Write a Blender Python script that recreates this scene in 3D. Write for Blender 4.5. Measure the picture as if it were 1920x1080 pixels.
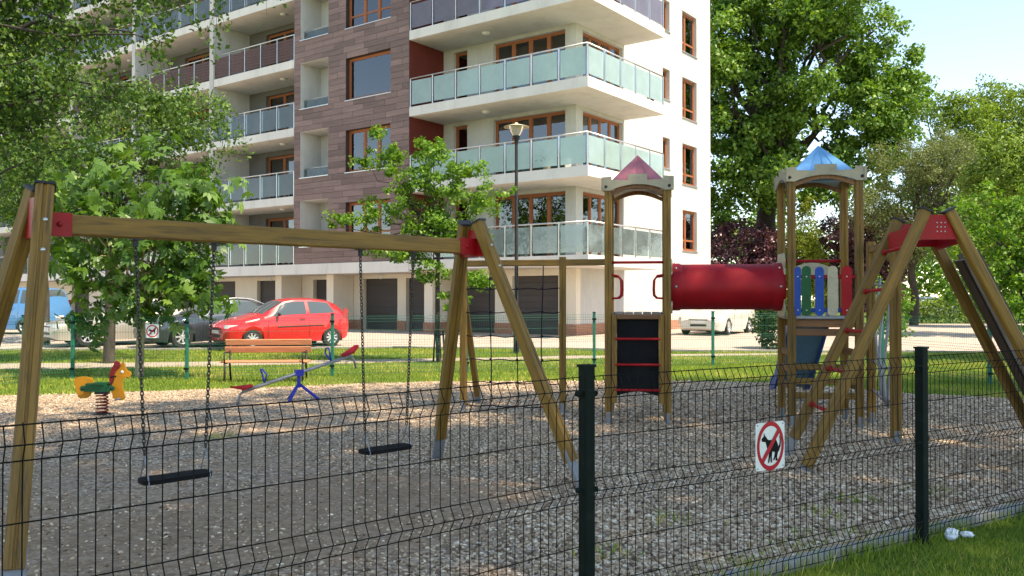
import bpy, bmesh, math, random
import numpy as np
from mathutils import Vector, Matrix, Quaternion

random.seed(7); RNG = np.random.default_rng(11)
for o in list(bpy.data.objects): bpy.data.objects.remove(o)
SC = bpy.context.scene
COL = SC.collection
R = math.radians

# ------------------------------------------------------------------ camera, sky, sun, exposure
cam_d = bpy.data.cameras.new('camera'); cam = bpy.data.objects.new('camera', cam_d); COL.objects.link(cam)
cam_d.sensor_width = 36.0; cam_d.lens = 30.4; cam_d.clip_start = 0.05; cam_d.clip_end = 1200
cam.location = (0, 0, 1.55); cam.rotation_euler = (R(90 + 0.64), 0, 0)
SC.camera = cam
SUN_EL = R(57); SUN_AZ = math.atan2(0.845, -0.535)          # clockwise from +Y
W = bpy.data.worlds.new('World'); SC.world = W; W.use_nodes = True
wn = W.node_tree.nodes; wl = W.node_tree.links
sky = wn.new('ShaderNodeTexSky'); sky.sky_type = 'NISHITA'; sky.sun_disc = False
sky.sun_elevation = SUN_EL; sky.sun_rotation = SUN_AZ; sky.air_density = 1.0; sky.dust_density = 0.0; sky.ozone_density = 1.4; sky.altitude = 1800
bg = wn['Background']; bg.inputs['Strength'].default_value = 0.15
wl.new(sky.outputs['Color'], bg.inputs['Color'])
sun_d = bpy.data.lights.new('sun', 'SUN'); sun_d.energy = 3.2; sun_d.angle = R(0.53); sun_d.color = (1.0, 0.95, 0.87)
sun = bpy.data.objects.new('sun', sun_d); COL.objects.link(sun)
sdir = Vector((math.cos(SUN_EL) * math.sin(SUN_AZ), math.cos(SUN_EL) * math.cos(SUN_AZ), math.sin(SUN_EL)))
sun.rotation_euler = sdir.to_track_quat('Z', 'Y').to_euler(); sun.location = sdir * 60
vs = SC.view_settings; vs.view_transform = 'Standard'; vs.look = 'None'; vs.gamma = 1; vs.exposure = 1.55
vs.use_white_balance = True; vs.white_balance_temperature = 8100; vs.white_balance_tint = 10
vs.use_curve_mapping = False

# ------------------------------------------------------------------ helpers
def gz(y):
    return 0.0 if y < 22 else (0.15 * (y - 22) / 9 if y < 31 else 0.15)

def link(o, parent=None):
    COL.objects.link(o)
    if parent is not None: o.parent = parent
    return o

def tag(o, label=None, cat=None, group=None, kind=None):
    if label: o['label'] = label
    if cat: o['category'] = cat
    if group: o['group'] = group
    if kind: o['kind'] = kind
    return o

def thing(name, loc, rz=0, label=None, cat=None, group=None):
    o = bpy.data.objects.new(name, None); COL.objects.link(o)
    o.location = loc; o.rotation_euler = (0, 0, rz); o.empty_display_size = 0.1
    return tag(o, label, cat, group)

def copy_tree(o, parent=None):
    c = o.copy(); COL.objects.link(c); c.parent = parent
    for ch in list(o.children): copy_tree(ch, c)
    return c

class MB:
    def __init__(s): s.v = []; s.f = []
    def add(s, vs, fs):
        n = len(s.v); s.v += [tuple(v) for v in vs]; s.f += [tuple(i + n for i in f) for f in fs]; return s
    def box(s, x0, x1, y0, y1, z0, z1):
        if x0 > x1: x0, x1 = x1, x0
        if y0 > y1: y0, y1 = y1, y0
        if z0 > z1: z0, z1 = z1, z0
        return s.add([(x0,y0,z0),(x1,y0,z0),(x1,y1,z0),(x0,y1,z0),(x0,y0,z1),(x1,y0,z1),(x1,y1,z1),(x0,y1,z1)],
              [(0,3,2,1),(4,5,6,7),(0,1,5,4),(1,2,6,5),(2,3,7,6),(3,0,4,7)])
    def tube(s, pts, r, n=8, caps=True, closed=False):
        P = [Vector(p) for p in pts]; m = len(P); rr = r if isinstance(r, (list, tuple)) else [r] * m
        vs = []; prev = None
        for i in range(m):
            if closed: t = P[(i + 1) % m] - P[i - 1]
            else: t = P[min(i + 1, m - 1)] - P[max(i - 1, 0)]
            t.normalize()
            if prev is None:
                a = Vector((0, 0, 1)) if abs(t.z) < .9 else Vector((1, 0, 0)); u = t.cross(a).normalized()
            else:
                u = (prev - t * prev.dot(t))
                u = u.normalized() if u.length > 1e-6 else prev
            prev = u; w = t.cross(u)
            for k in range(n):
                a = 2 * math.pi * k / n
                vs.append(P[i] + (u * math.cos(a) + w * math.sin(a)) * rr[i])
        fs = []
        for i in range(m if closed else m - 1):
            j = (i + 1) % m
            for k in range(n):
                fs.append((i*n+k, i*n+(k+1)%n, j*n+(k+1)%n, j*n+k))
        if caps and not closed:
            fs.append(tuple(range(n - 1, -1, -1))); fs.append(tuple((m-1)*n + k for k in range(n)))
        return s.add(vs, fs)
    def prism(s, poly, fn, d):
        """poly: 2D outline (ccw), fn(a,b)->Vector base point, d: extrude Vector"""
        n = len(poly); d = Vector(d)
        b = [Vector(fn(*p)) for p in poly]; t = [p + d for p in b]
        fs = [tuple(range(n - 1, -1, -1)), tuple(range(n, 2 * n))]
        for i in range(n): fs.append((i, (i+1) % n, n + (i+1) % n, n + i))
        return s.add(b + t, fs)
    def lathe(s, prof, n=24, fn=None, caps=False):
        """prof: list of (r, z) around axis; fn maps (x,y,z)->point"""
        fn = fn or (lambda x, y, z: (x, y, z)); m = len(prof); vs = []
        for r, z in prof:
            for k in range(n):
                a = 2 * math.pi * k / n; vs.append(fn(r * math.cos(a), r * math.sin(a), z))
        fs = []
        for i in range(m - 1):
            for k in range(n): fs.append((i*n+k, i*n+(k+1)%n, (i+1)*n+(k+1)%n, (i+1)*n+k))
        if caps: fs.append(tuple(range(n-1, -1, -1))); fs.append(tuple((m-1)*n+k for k in range(n)))
        return s.add(vs, fs)
    def build(s, name, m, parent=None, smooth=False, loc=None, fix=True):
        me = bpy.data.meshes.new(name); me.from_pydata(s.v, [], s.f)
        if fix:
            bm = bmesh.new(); bm.from_mesh(me); bmesh.ops.recalc_face_normals(bm, faces=bm.faces); bm.to_mesh(me); bm.free()
        if m: me.materials.append(m)
        if smooth:
            me.polygons.foreach_set('use_smooth', [True] * len(me.polygons))
            if smooth == 'auto':
                me.set_sharp_from_angle(angle=R(38))
        o = bpy.data.objects.new(name, me); link(o, parent)
        if loc is not None: o.location = loc
        return o

def np_mesh(name, verts, faces, m, parent=None, tint=None, smooth=False):
    verts = np.asarray(verts, dtype=np.float32); faces = np.asarray(faces, dtype=np.int32); k = faces.shape[1]; nf = len(faces)
    me = bpy.data.meshes.new(name)
    me.vertices.add(len(verts)); me.vertices.foreach_set('co', verts.ravel())
    me.loops.add(nf * k); me.loops.foreach_set('vertex_index', faces.ravel())
    me.polygons.add(nf); me.polygons.foreach_set('loop_start', np.arange(0, nf * k, k, dtype=np.int32))
    me.polygons.foreach_set('loop_total', np.full(nf, k, dtype=np.int32))
    if smooth: me.polygons.foreach_set('use_smooth', np.ones(nf, dtype=bool))
    me.update(calc_edges=True)
    if tint is not None:
        a = me.attributes.new('tint', 'FLOAT', 'FACE'); a.data.foreach_set('value', np.asarray(tint, dtype=np.float32))
    me.materials.append(m)
    o = bpy.data.objects.new(name, me); link(o, parent); return o

def bar_mesh(L, w, h, ch=0.008, groove=0.0):
    """bar along +Z from 0..L, section w (x) by h (y), chamfered edges, optional groove down two faces"""
    a, b, c = w / 2, h / 2, ch
    sec = [(-a+c,-b)]
    if groove: sec += [(-groove,-b),(-groove*.5,-b+groove*.8),(groove*.5,-b+groove*.8),(groove,-b)]
    sec += [(a-c,-b),(a,-b+c),(a,b-c),(a-c,b)]
    if groove: sec += [(groove,b),(groove*.5,b-groove*.8),(-groove*.5,b-groove*.8),(-groove,b)]
    sec += [(-a+c,b),(-a,b-c),(-a,-b+c)]
    n = len(sec)
    mb = MB(); z = [0, L]
    vs = [(x, y, zz) for zz in z for x, y in sec]
    fs = [(k, (k+1) % n, n + (k+1) % n, n + k) for k in range(n)] + [tuple(range(n-1,-1,-1)), tuple(range(n, 2*n))]
    return mb.add(vs, fs)

def bar(name, p0, p1, w, h, m, parent, up=(0,0,1), ch=0.008, groove=0.0, label=None):
    """a bar object from p0 to p1; local Z runs along it so the wood grain follows"""
    p0 = Vector(p0); p1 = Vector(p1); d = p1 - p0; L = d.length; z = d / L
    u = Vector(up)
    x = u.cross(z)
    if x.length < 1e-4: x = Vector((1,0,0)).cross(z); 
    if x.length < 1e-4: x = Vector((0,1,0)).cross(z)
    x.normalize(); y = z.cross(x)
    o = bar_mesh(L, w, h, ch, groove).build(name, m, parent)
    M = Matrix((x, y, z)).transposed().to_4x4(); M.translation = p0
    o.matrix_local = M
    if label: o['label'] = label
    return o

# ------------------------------------------------------------------ materials
def nt(name):
    m = bpy.data.materials.new(name); m.use_nodes = True
    n = m.node_tree.nodes; l = m.node_tree.links
    return m, n, l, n['Principled BSDF']

def c4(c): return (c[0], c[1], c[2], 1)

def noise(n, l, scale, detail=4, rough=.6, vec=None, dist=0):
    t = n.new('ShaderNodeTexNoise'); t.inputs['Scale'].default_value = scale; t.inputs['Detail'].default_value = detail
    t.inputs['Roughness'].default_value = rough; t.inputs['Distortion'].default_value = dist
    if vec is not None: l.new(vec, t.inputs['Vector'])
    return t.outputs['Fac']

def ramp(n, l, fac, stops):
    r = n.new('ShaderNodeValToRGB'); e = r.color_ramp.elements
    while len(e) < len(stops): e.new(0.5)
    for k, (p, c) in enumerate(stops): e[k].position = p; e[k].color = c4(c)
    l.new(fac, r.inputs['Fac']); return r.outputs['Color']

def mixc(n, l, fac, a, b, mode='MIX'):
    x = n.new('ShaderNodeMix'); x.data_type = 'RGBA'; x.blend_type = mode
    for sock, v in ((x.inputs[0], fac), (x.inputs[6], a), (x.inputs[7], b)):
        if isinstance(v, (int, float)): sock.default_value = v
        elif isinstance(v, tuple): sock.default_value = c4(v)
        else: l.new(v, sock)
    return x.outputs[2]

def bumpn(n, l, p, h, strength, dist):
    b = n.new('ShaderNodeBump'); b.inputs['Strength'].default_value = strength; b.inputs['Distance'].default_value = dist
    l.new(h, b.inputs['Height']); l.new(b.outputs['Normal'], p.inputs['Normal']); return b

def tc(n, kind='Object'): return n.new('ShaderNodeTexCoord').outputs[kind]

def mapv(n, l, vec, scale):
    mp = n.new('ShaderNodeMapping'); mp.inputs['Scale'].default_value = scale; l.new(vec, mp.inputs['Vector']); return mp.outputs['Vector']

def paint(name, col, rough=.45, var=.18, scale=6, bump=.15, bscale=60, metal=0, coat=0, dirt=0.0, dirtcol=(.12,.1,.08), rand=0.0, spec=.25):
    m, n, l, p = nt(name); v = tc(n)
    f = noise(n, l, scale, 6, .62, v)
    lo = tuple(x * (1 - var) for x in col); hi = tuple(min(1, x * (1 + var)) for x in col)
    c = ramp(n, l, f, [(.3, lo), (.7, hi)])
    if rand:
        oi = n.new('ShaderNodeObjectInfo'); mr = n.new('ShaderNodeMapRange'); l.new(oi.outputs['Random'], mr.inputs['Value'])
        mr.inputs['To Min'].default_value = 1 - rand; mr.inputs['To Max'].default_value = 1 + rand
        cm = n.new('ShaderNodeVectorMath'); cm.operation = 'SCALE'; l.new(c, cm.inputs[0]); l.new(mr.outputs['Result'], cm.inputs['Scale']); c = cm.outputs['Vector']
    if dirt:
        g = noise(n, l, scale * 2.3, 8, .75, v, .4)
        mr = n.new('ShaderNodeMapRange'); mr.inputs['From Min'].default_value = .52; mr.inputs['From Max'].default_value = .72
        mr.inputs['To Max'].default_value = dirt; l.new(g, mr.inputs['Value']); c = mixc(n, l, mr.outputs['Result'], c, dirtcol)
    l.new(c, p.inputs['Base Color']); p.inputs['Metallic'].default_value = metal
    rr = n.new('ShaderNodeMapRange'); l.new(f, rr.inputs['Value']); rr.inputs['To Min'].default_value = max(.02, rough - .1); rr.inputs['To Max'].default_value = min(1, rough + .12)
    l.new(rr.outputs['Result'], p.inputs['Roughness'])
    p.inputs['Specular IOR Level'].default_value = spec; p.inputs['Coat Weight'].default_value = coat; p.inputs['Coat Roughness'].default_value = .05
    if bump: bumpn(n, l, p, noise(n, l, bscale, 4, .6, v), bump, .01)
    return m

def wood(name, col, dark, rough=.65, fine=42.0, rand=.18, stain=.35):
    m, n, l, p = nt(name); v = tc(n)
    oi = n.new('ShaderNodeObjectInfo')
    off = n.new('ShaderNodeVectorMath'); off.operation = 'MULTIPLY_ADD'
    off.inputs[1].default_value = (1,1,1); l.new(v, off.inputs[0])
    cb = n.new('ShaderNodeCombineXYZ')
    ml = n.new('ShaderNodeMath'); ml.operation = 'MULTIPLY'; ml.inputs[1].default_value = 13.0; l.new(oi.outputs['Random'], ml.inputs[0])
    for k in range(3): l.new(ml.outputs[0], cb.inputs[k])
    l.new(cb.outputs[0], off.inputs[2]); vv = off.outputs[0]
    g = noise(n, l, 1.0, 8, .65, mapv(n, l, vv, (fine, fine, 2.2)), .8)
    b = noise(n, l, 1.0, 4, .6, mapv(n, l, vv, (7, 7, 1.3)))
    c = ramp(n, l, g, [(.3, dark), (.52, col), (.75, tuple(min(1, x * 1.28) for x in col))])
    sp = n.new('ShaderNodeMapRange'); sp.inputs['From Min'].default_value = .48; sp.inputs['From Max'].default_value = .75; sp.inputs['To Max'].default_value = stain
    l.new(b, sp.inputs['Value']); c = mixc(n, l, sp.outputs['Result'], c, tuple(x * .45 for x in dark))
    mr = n.new('ShaderNodeMapRange'); l.new(oi.outputs['Random'], mr.inputs['Value']); mr.inputs['To Min'].default_value = 1 - rand; mr.inputs['To Max'].default_value = 1 + rand
    cm = n.new('ShaderNodeVectorMath'); cm.operation = 'SCALE'; l.new(c, cm.inputs[0]); l.new(mr.outputs['Result'], cm.inputs['Scale'])
    l.new(cm.outputs['Vector'], p.inputs['Base Color']); p.inputs['Roughness'].default_value = rough
    bumpn(n, l, p, g, .35, .006)
    return m

def leafmat(name, stops, trans=.38, rough=.5, gloss=.3):
    m, n, l, p = nt(name)
    at = n.new('ShaderNodeAttribute'); at.attribute_name = 'tint'
    c = ramp(n, l, at.outputs['Fac'], stops)
    l.new(c, p.inputs['Base Color']); p.inputs['Roughness'].default_value = rough; p.inputs['Specular IOR Level'].default_value = gloss
    tr = n.new('ShaderNodeBsdfTranslucent')
    cm = mixc(n, l, 1.0, c, (1.25, 1.3, .55), 'MULTIPLY'); l.new(cm, tr.inputs['Color'])
    mx = n.new('ShaderNodeMixShader'); mx.inputs[0].default_value = trans
    l.new(p.outputs[0], mx.inputs[1]); l.new(tr.outputs[0], mx.inputs[2]); l.new(mx.outputs[0], n['Material Output'].inputs['Surface'])
    return m

def glass(name, tint, alpha_clear, rough=.02, diff=(.5,.5,.5), body=0.0, ior=1.5):
    """sheet glass: part clear, part frosted body, with fresnel reflection"""
    m, n, l, p = nt(name); n.remove(p)
    t = n.new('ShaderNodeBsdfTransparent'); t.inputs['Color'].default_value = c4(tint)
    d = n.new('ShaderNodeBsdfDiffuse'); d.inputs['Color'].default_value = c4(diff)
    tl = n.new('ShaderNodeBsdfTranslucent'); tl.inputs['Color'].default_value = c4(diff)
    ad = n.new('ShaderNodeMixShader'); ad.inputs[0].default_value = .5; l.new(d.outputs[0], ad.inputs[1]); l.new(tl.outputs[0], ad.inputs[2])
    m1 = n.new('ShaderNodeMixShader'); m1.inputs[0].default_value = body
    if body:
        v = tc(n); f = noise(n, l, 2.2, 4, .6, v); mr = n.new('ShaderNodeMapRange'); l.new(f, mr.inputs['Value'])
        mr.inputs['To Min'].default_value = max(0, body - .12); mr.inputs['To Max'].default_value = min(1, body + .12); l.new(mr.outputs['Result'], m1.inputs[0])
    l.new(t.outputs[0], m1.inputs[1]); l.new(ad.outputs[0], m1.inputs[2])
    g = n.new('ShaderNodeBsdfGlossy'); g.inputs['Roughness'].default_value = rough
    fr = n.new('ShaderNodeFresnel'); fr.inputs['IOR'].default_value = ior
    m2 = n.new('ShaderNodeMixShader'); l.new(fr.outputs[0], m2.inputs[0]); l.new(m1.outputs[0], m2.inputs[1]); l.new(g.outputs[0], m2.inputs[2])
    l.new(m2.outputs[0], n['Material Output'].inputs['Surface'])
    return m

M = {}
M['wood'] = wood('impregnated_pine', (.205, .104, .011), (.070, .034, .005))
M['wood2'] = wood('pine_reddish', (.20, .085, .03), (.10, .04, .015))
M['bench'] = wood('bench_wood', (.52, .21, .10), (.34, .12, .055), rand=.1, stain=.1)
M['grey_plank'] = wood('weathered_plank', (.24, .20, .16), (.12, .10, .08))
M['red'] = paint('red_powder_coat', (.33, .004, .008), .45, .15, dirt=.15)
M['red_roof'] = paint('faded_red_roof', (.42, .14, .17), .7, .15, dirt=.25)
M['tunnel_red'] = paint('tunnel_red_plastic', (.30, .004, .009), .5, .16, 3, .08, dirt=.15, dirtcol=(.10, .02, .02))
M['blue_roof'] = paint('faded_blue_roof', (.12, .34, .60), .7, .12, dirt=.15)
M['blue'] = paint('blue_plastic', (.006, .06, .30), .4, .12)
M['slide_blue'] = paint('slide_blue', (.085, .22, .36), .42, .12)
M['navy'] = paint('blue_enamel', (.02, .03, .30), .4)
M['green'] = paint('green_plastic', (.003, .085, .03), .4)
M['cream'] = paint('cream_board', (.46, .40, .28), .5, .12, dirt=.3)
M['tan_board'] = paint('tan_board', (.33, .29, .21), .55, .12, dirt=.3)
M['yellow'] = paint('yellow_board', (.42, .175, .010), .5, .12, dirt=.15)
M['black'] = paint('black_rubber', (.008, .008, .009), .75, .3, spec=.12)
M['dark_metal'] = paint('dark_metal', (.03, .03, .032), .5, .2, metal=.3)
M['steel'] = paint('galvanised_steel', (.27, .28, .30), .55, .2, 14, metal=.7, dirt=.2)
M['foot'] = paint('zinc_foot', (.22, .23, .25), .5, .2, 10, metal=.45, dirt=.3)
M['chain'] = paint('dark_chain', (.07, .06, .055), .45, .3, metal=.7)
M['fence'] = paint('dark_green_fence', (.004, .010, .008), .7, .2, dirt=.1, spec=.12)
M['fence_wire'] = paint('fence_wire', (.008, .009, .008), .75, .2, spec=.12)
M['far_fence'] = paint('green_fence_coat', (.012, .13, .085), .45, .2)
M['rope'] = paint('dark_rope', (.010, .011, .015), .8, .3, spec=.12)
M['white'] = paint('white_enamel', (.72, .72, .70), .4, .06, dirt=.08)
M['signred'] = paint('sign_red', (.45, .012, .025), .45, .08)
M['maroon'] = paint('worn_red_board', (.22, .012, .014), .6, .25, dirt=.3)
M['litter'] = paint('white_litter', (.72, .74, .76), .6, .1)

def plaster(name, col, var=.07, dirtc=None, dirt=.25, scale=.6):
    m, n, l, p = nt(name); v = tc(n)
    a = noise(n, l, scale, 8, .7, v, .3); b = noise(n, l, 1.0, 6, .7, mapv(n, l, v, (1.6, 1.6, .22)), .2)
    c = ramp(n, l, a, [(.3, tuple(x * (1 - var) for x in col)), (.7, tuple(min(1, x * (1 + var * .4)) for x in col))])
    mr = n.new('ShaderNodeMapRange'); mr.inputs['From Min'].default_value = .5; mr.inputs['From Max'].default_value = .78; mr.inputs['To Max'].default_value = dirt
    l.new(b, mr.inputs['Value']); c = mixc(n, l, mr.outputs['Result'], c, dirtc or tuple(x * .6 for x in col))
    l.new(c, p.inputs['Base Color']); p.inputs['Roughness'].default_value = .9; p.inputs['Specular IOR Level'].default_value = .2
    bumpn(n, l, p, noise(n, l, 55, 3, .6, v), .25, .01)
    return m
M['wall'] = plaster('white_render', (.53, .52, .495), .16, (.36, .34, .31), .55, .8)
M['soffit'] = plaster('soffit_render', (.68, .655, .61), .12, (.36, .34, .31), .45)
M['grey_wall'] = plaster('grey_render', (.15, .145, .14))
M['redwall'] = plaster('oxblood_render', (.15, .032, .026), .25)
M['cream_wall'] = plaster('cream_render', (.72, .655, .56))
M['interior'] = paint('unlit_room_dark', (.045, .04, .036), .9, .3, .8)  # near-black colour stands in for the gloom of unlit rooms
M['tile_back'] = paint('tile_mortar', (.055, .035, .032), .9)
def tilemat():
    m, n, l, p = nt('brown_cladding'); v = tc(n); oi = n.new('ShaderNodeObjectInfo')
    cb = n.new('ShaderNodeVectorMath'); cb.operation = 'ADD'; l.new(v, cb.inputs[0])
    ml = n.new('ShaderNodeMath'); ml.operation = 'MULTIPLY'; ml.inputs[1].default_value = 37; l.new(oi.outputs['Random'], ml.inputs[0]); l.new(ml.outputs[0], cb.inputs[1])
    g = noise(n, l, 1, 7, .7, mapv(n, l, cb.outputs[0], (1.2, 1.2, 14)), .5)
    c = ramp(n, l, g, [(.28, (.105, .062, .055)), (.55, (.215, .135, .12)), (.8, (.33, .235, .215))])
    mr = n.new('ShaderNodeMapRange'); l.new(oi.outputs['Random'], mr.inputs['Value']); mr.inputs['To Min'].default_value = .74; mr.inputs['To Max'].default_value = 1.22
    cm = n.new('ShaderNodeVectorMath'); cm.operation = 'SCALE'; l.new(c, cm.inputs[0]); l.new(mr.outputs['Result'], cm.inputs['Scale'])
    l.new(cm.outputs['Vector'], p.inputs['Base Color']); p.inputs['Roughness'].default_value = .7; bumpn(n, l, p, g, .3, .01)
    return m
M['tile'] = tilemat()
M['frame'] = wood('window_frame_wood', (.32, .10, .034), (.19, .056, .02), rand=.08, stain=.1)
M['garage'] = paint('garage_door', (.060, .052, .052), .55, .12, 2, rand=.06)
M['brickplinth'] = None
M['stainless'] = paint('stainless', (.55, .54, .52), .3, .1, 8, metal=.8)
M['frost'] = glass('frosted_glass', (.80, .93, .91), .3, .06, (.64, .83, .79), .70)
M['frost_clear'] = glass('grey_glass', (.80, .88, .87), .6, .03, (.55, .66, .66), .35)
M['violet_glass'] = glass('violet_glass', (.74, .70, .78), .5, .03, (.42, .38, .46), .55)
M['loggia_glass'] = glass('clear_glass', (.82, .91, .90), .8, .02, (.6, .72, .73), .22)
M['pane'] = glass('window_pane', (.62, .66, .66), 1, .01, ior=2.3)
M['curtain'] = plaster('net_curtain', (.72, .71, .68), .1)
M['darkwood_slat'] = wood('balcony_slats', (.085, .036, .030), (.05, .02, .016), rand=.15, stain=.2)
M['lampglass'] = glass('lamp_glass', (.93, .93, .90), .5, .1, (.8, .8, .76), .4)
M['concrete'] = paint('kerb_concrete', (.30, .29, .27), .9, .25, 5, .4, 70, dirt=.35)

def brickmat():
    m, n, l, p = nt('plinth_brick'); v = tc(n)
    b = n.new('ShaderNodeTexBrick'); b.inputs['Scale'].default_value = 4.2; b.inputs['Color1'].default_value = c4((.42, .15, .075)); b.inputs['Color2'].default_value = c4((.33, .11, .06))
    b.inputs['Mortar'].default_value = c4((.40, .34, .28)); b.inputs['Mortar Size'].default_value = .018
    sx = n.new('ShaderNodeSeparateXYZ'); l.new(v, sx.inputs[0]); ad = n.new('ShaderNodeMath'); l.new(sx.outputs[0], ad.inputs[0]); l.new(sx.outputs[1], ad.inputs[1])
    cb = n.new('ShaderNodeCombineXYZ'); l.new(ad.outputs[0], cb.inputs[0]); l.new(sx.outputs[2], cb.inputs[1]); l.new(cb.outputs[0], b.inputs['Vector'])
    l.new(b.outputs['Color'], p.inputs['Base Color']); p.inputs['Roughness'].default_value = .85; bumpn(n, l, p, b.outputs['Fac'], -.3, .01); return m
M['brickplinth'] = brickmat()

def gravelmat():
    m, n, l, p = nt('gravel_bed'); v = tc(n)
    vo = n.new('ShaderNodeTexVoronoi'); vo.inputs['Scale'].default_value = 34; l.new(v, vo.inputs['Vector'])
    sx = n.new('ShaderNodeSeparateColor'); l.new(vo.outputs['Color'], sx.inputs[0])
    st = ramp(n, l, sx.outputs[0], [(.0, (.075, .047, .026)), (.35, (.20, .136, .083)), (.7, (.42, .31, .21)), (1, (.68, .55, .415))])
    dirt = ramp(n, l, noise(n, l, 9, 8, .75, v), [(.3, (.20, .112, .054)), (.7, (.42, .268, .148))])
    at = n.new('ShaderNodeAttribute'); at.attribute_name = 'worn'
    pn = noise(n, l, 1.1, 6, .7, v, .4)
    ad = n.new('ShaderNodeMath'); ad.operation = 'MULTIPLY_ADD'; ad.inputs[1].default_value = 1.1; l.new(pn, ad.inputs[0]); l.new(at.outputs['Fac'], ad.inputs[2])
    mr = n.new('ShaderNodeMapRange'); mr.inputs['From Min'].default_value = .55; mr.inputs['From Max'].default_value = 1.15; l.new(ad.outputs[0], mr.inputs['Value'])
    fn = noise(n, l, 60, 4, .7, v)
    m2 = n.new('ShaderNodeMath'); m2.operation = 'MULTIPLY_ADD'; m2.inputs[1].default_value = .5; l.new(fn, m2.inputs[0]); l.new(mr.outputs['Result'], m2.inputs[2]); m2.use_clamp = True
    sb = n.new('ShaderNodeMath'); sb.operation = 'SUBTRACT'; sb.inputs[1].default_value = .22; l.new(m2.outputs[0], sb.inputs[0]); sb.use_clamp = True
    c = mixc(n, l, sb.outputs[0], st, dirt)
    l.new(c, p.inputs['Base Color']); p.inputs['Roughness'].default_value = .9
    bumpn(n, l, p, vo.outputs['Distance'], -.9, .02); return m
M['gravel'] = gravelmat()
def stonemat():
    m, n, l, p = nt('pebbles'); at = n.new('ShaderNodeAttribute'); at.attribute_name = 'tint'
    c = ramp(n, l, at.outputs['Fac'], [(0, (.12, .074, .040)), (.25, (.30, .205, .126)), (.55, (.51, .375, .25)), (.8, (.67, .53, .385)), (1, (.82, .70, .55))])
    v = tc(n); f = noise(n, l, 120, 3, .6, v); c = mixc(n, l, f, c, (.5, .45, .38), 'OVERLAY')
    l.new(c, p.inputs['Base Color']); p.inputs['Roughness'].default_value = .8; return m
M['stone'] = stonemat()
def grassground():
    m, n, l, p = nt('lawn_ground'); v = tc(n)
    a = noise(n, l, .35, 6, .65, v, .3); b = noise(n, l, 14, 8, .8, v)
    c1 = ramp(n, l, b, [(.25, (.045, .080, .012)), (.55, (.12, .185, .028)), (.8, (.22, .26, .06))])
    c2 = ramp(n, l, b, [(.25, (.07, .075, .022)), (.6, (.19, .185, .07)), (.85, (.30, .26, .12))])
    mr = n.new('ShaderNodeMapRange'); mr.inputs['From Min'].default_value = .48; mr.inputs['From Max'].default_value = .7; l.new(a, mr.inputs['Value'])
    c = mixc(n, l, mr.outputs['Result'], c1, c2)
    l.new(c, p.inputs['Base Color']); p.inputs['Roughness'].default_value = .95; p.inputs['Specular IOR Level'].default_value = .1
    bumpn(n, l, p, b, .8, .05); return m
M['lawn'] = grassground()
def pathmat():
    m, n, l, p = nt('dirt_path'); v = tc(n)
    c = ramp(n, l, noise(n, l, 3, 9, .75, v), [(.3, (.24, .19, .14)), (.7, (.46, .39, .31))])
    l.new(c, p.inputs['Base Color']); p.inputs['Roughness'].default_value = .95; bumpn(n, l, p, noise(n, l, 50, 4, .7, v), .5, .02); return m
M['path'] = pathmat()
def pavemat():
    m, n, l, p = nt('block_paving'); v = tc(n)
    mp = n.new('ShaderNodeMapping'); mp.inputs['Rotation'].default_value = (0, 0, R(36.5)); l.new(v, mp.inputs['Vector'])
    b = n.new('ShaderNodeTexBrick'); b.inputs['Scale'].default_value = 2.5; b.inputs['Color1'].default_value = c4((.46, .385, .325)); b.inputs['Color2'].default_value = c4((.38, .315, .27))
    b.inputs['Mortar'].default_value = c4((.25, .21, .17)); b.inputs['Mortar Size'].default_value = .02; l.new(mp.outputs[0], b.inputs['Vector'])
    a = noise(n, l, .5, 7, .7, v, .3); c = mixc(n, l, a, b.outputs['Color'], (.62, .58, .55), 'OVERLAY')
    l.new(c, p.inputs['Base Color']); p.inputs['Roughness'].default_value = .85; return m
M['paving'] = pavemat()
def barkmat(name, a, b):
    m, n, l, p = nt(name); v = tc(n); g = noise(n, l, 1, 8, .7, mapv(n, l, v, (14, 14, 3)), .6)
    l.new(ramp(n, l, g, [(.3, a), (.7, b)]), p.inputs['Base Color']); p.inputs['Roughness'].default_value = .9; bumpn(n, l, p, g, .7, .03); return m
M['bark'] = barkmat('dark_bark', (.018, .014, .010), (.075, .060, .045))
M['palebark'] = barkmat('pale_bark', (.24, .18, .10), (.46, .36, .22))
M['grass'] = leafmat('grass_blades', [(0, (0.088, 0.145, 0.020)), (.5, (0.190, 0.282, 0.036)), (.8, (0.357, 0.411, 0.065)), (1, (0.668, 0.479, 0.164))], .3, .6, .2)
M['leaf_birch'] = leafmat('leaf_birch', [(0, (0.036, 0.085, 0.018)), (.6, (0.083, 0.163, 0.029)), (1, (0.183, 0.275, 0.046))], .32)
M['leaf_chest'] = leafmat('leaf_chestnut', [(0, (0.040, 0.101, 0.017)), (.6, (0.093, 0.196, 0.032)), (1, (0.186, 0.297, 0.049))], .34, .42, .4)
M['leaf_oak'] = leafmat('leaf_oak', [(0, (0.052, 0.134, 0.015)), (.6, (0.126, 0.259, 0.028)), (1, (0.253, 0.379, 0.051))], .36)
M['leaf_maple'] = leafmat('leaf_maple', [(0, (0.054, 0.129, 0.024)), (.6, (0.126, 0.248, 0.039)), (1, (0.251, 0.376, 0.060))], .32)
M['leaf_light'] = leafmat('leaf_light', [(0, (0.090, 0.163, 0.026)), (.6, (0.179, 0.273, 0.049)), (1, (0.303, 0.390, 0.082))], .38)
M['leaf_grey'] = leafmat('leaf_grey', [(0, (0.086, 0.114, 0.038)), (.6, (0.158, 0.195, 0.071)), (1, (0.256, 0.297, 0.115))], .3)
M['leaf_purple'] = leafmat('leaf_purple', [(0, (0.053, 0.021, 0.030)), (.6, (0.143, 0.053, 0.075)), (1, (0.285, 0.128, 0.150))], .25, .4, .5)
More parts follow.
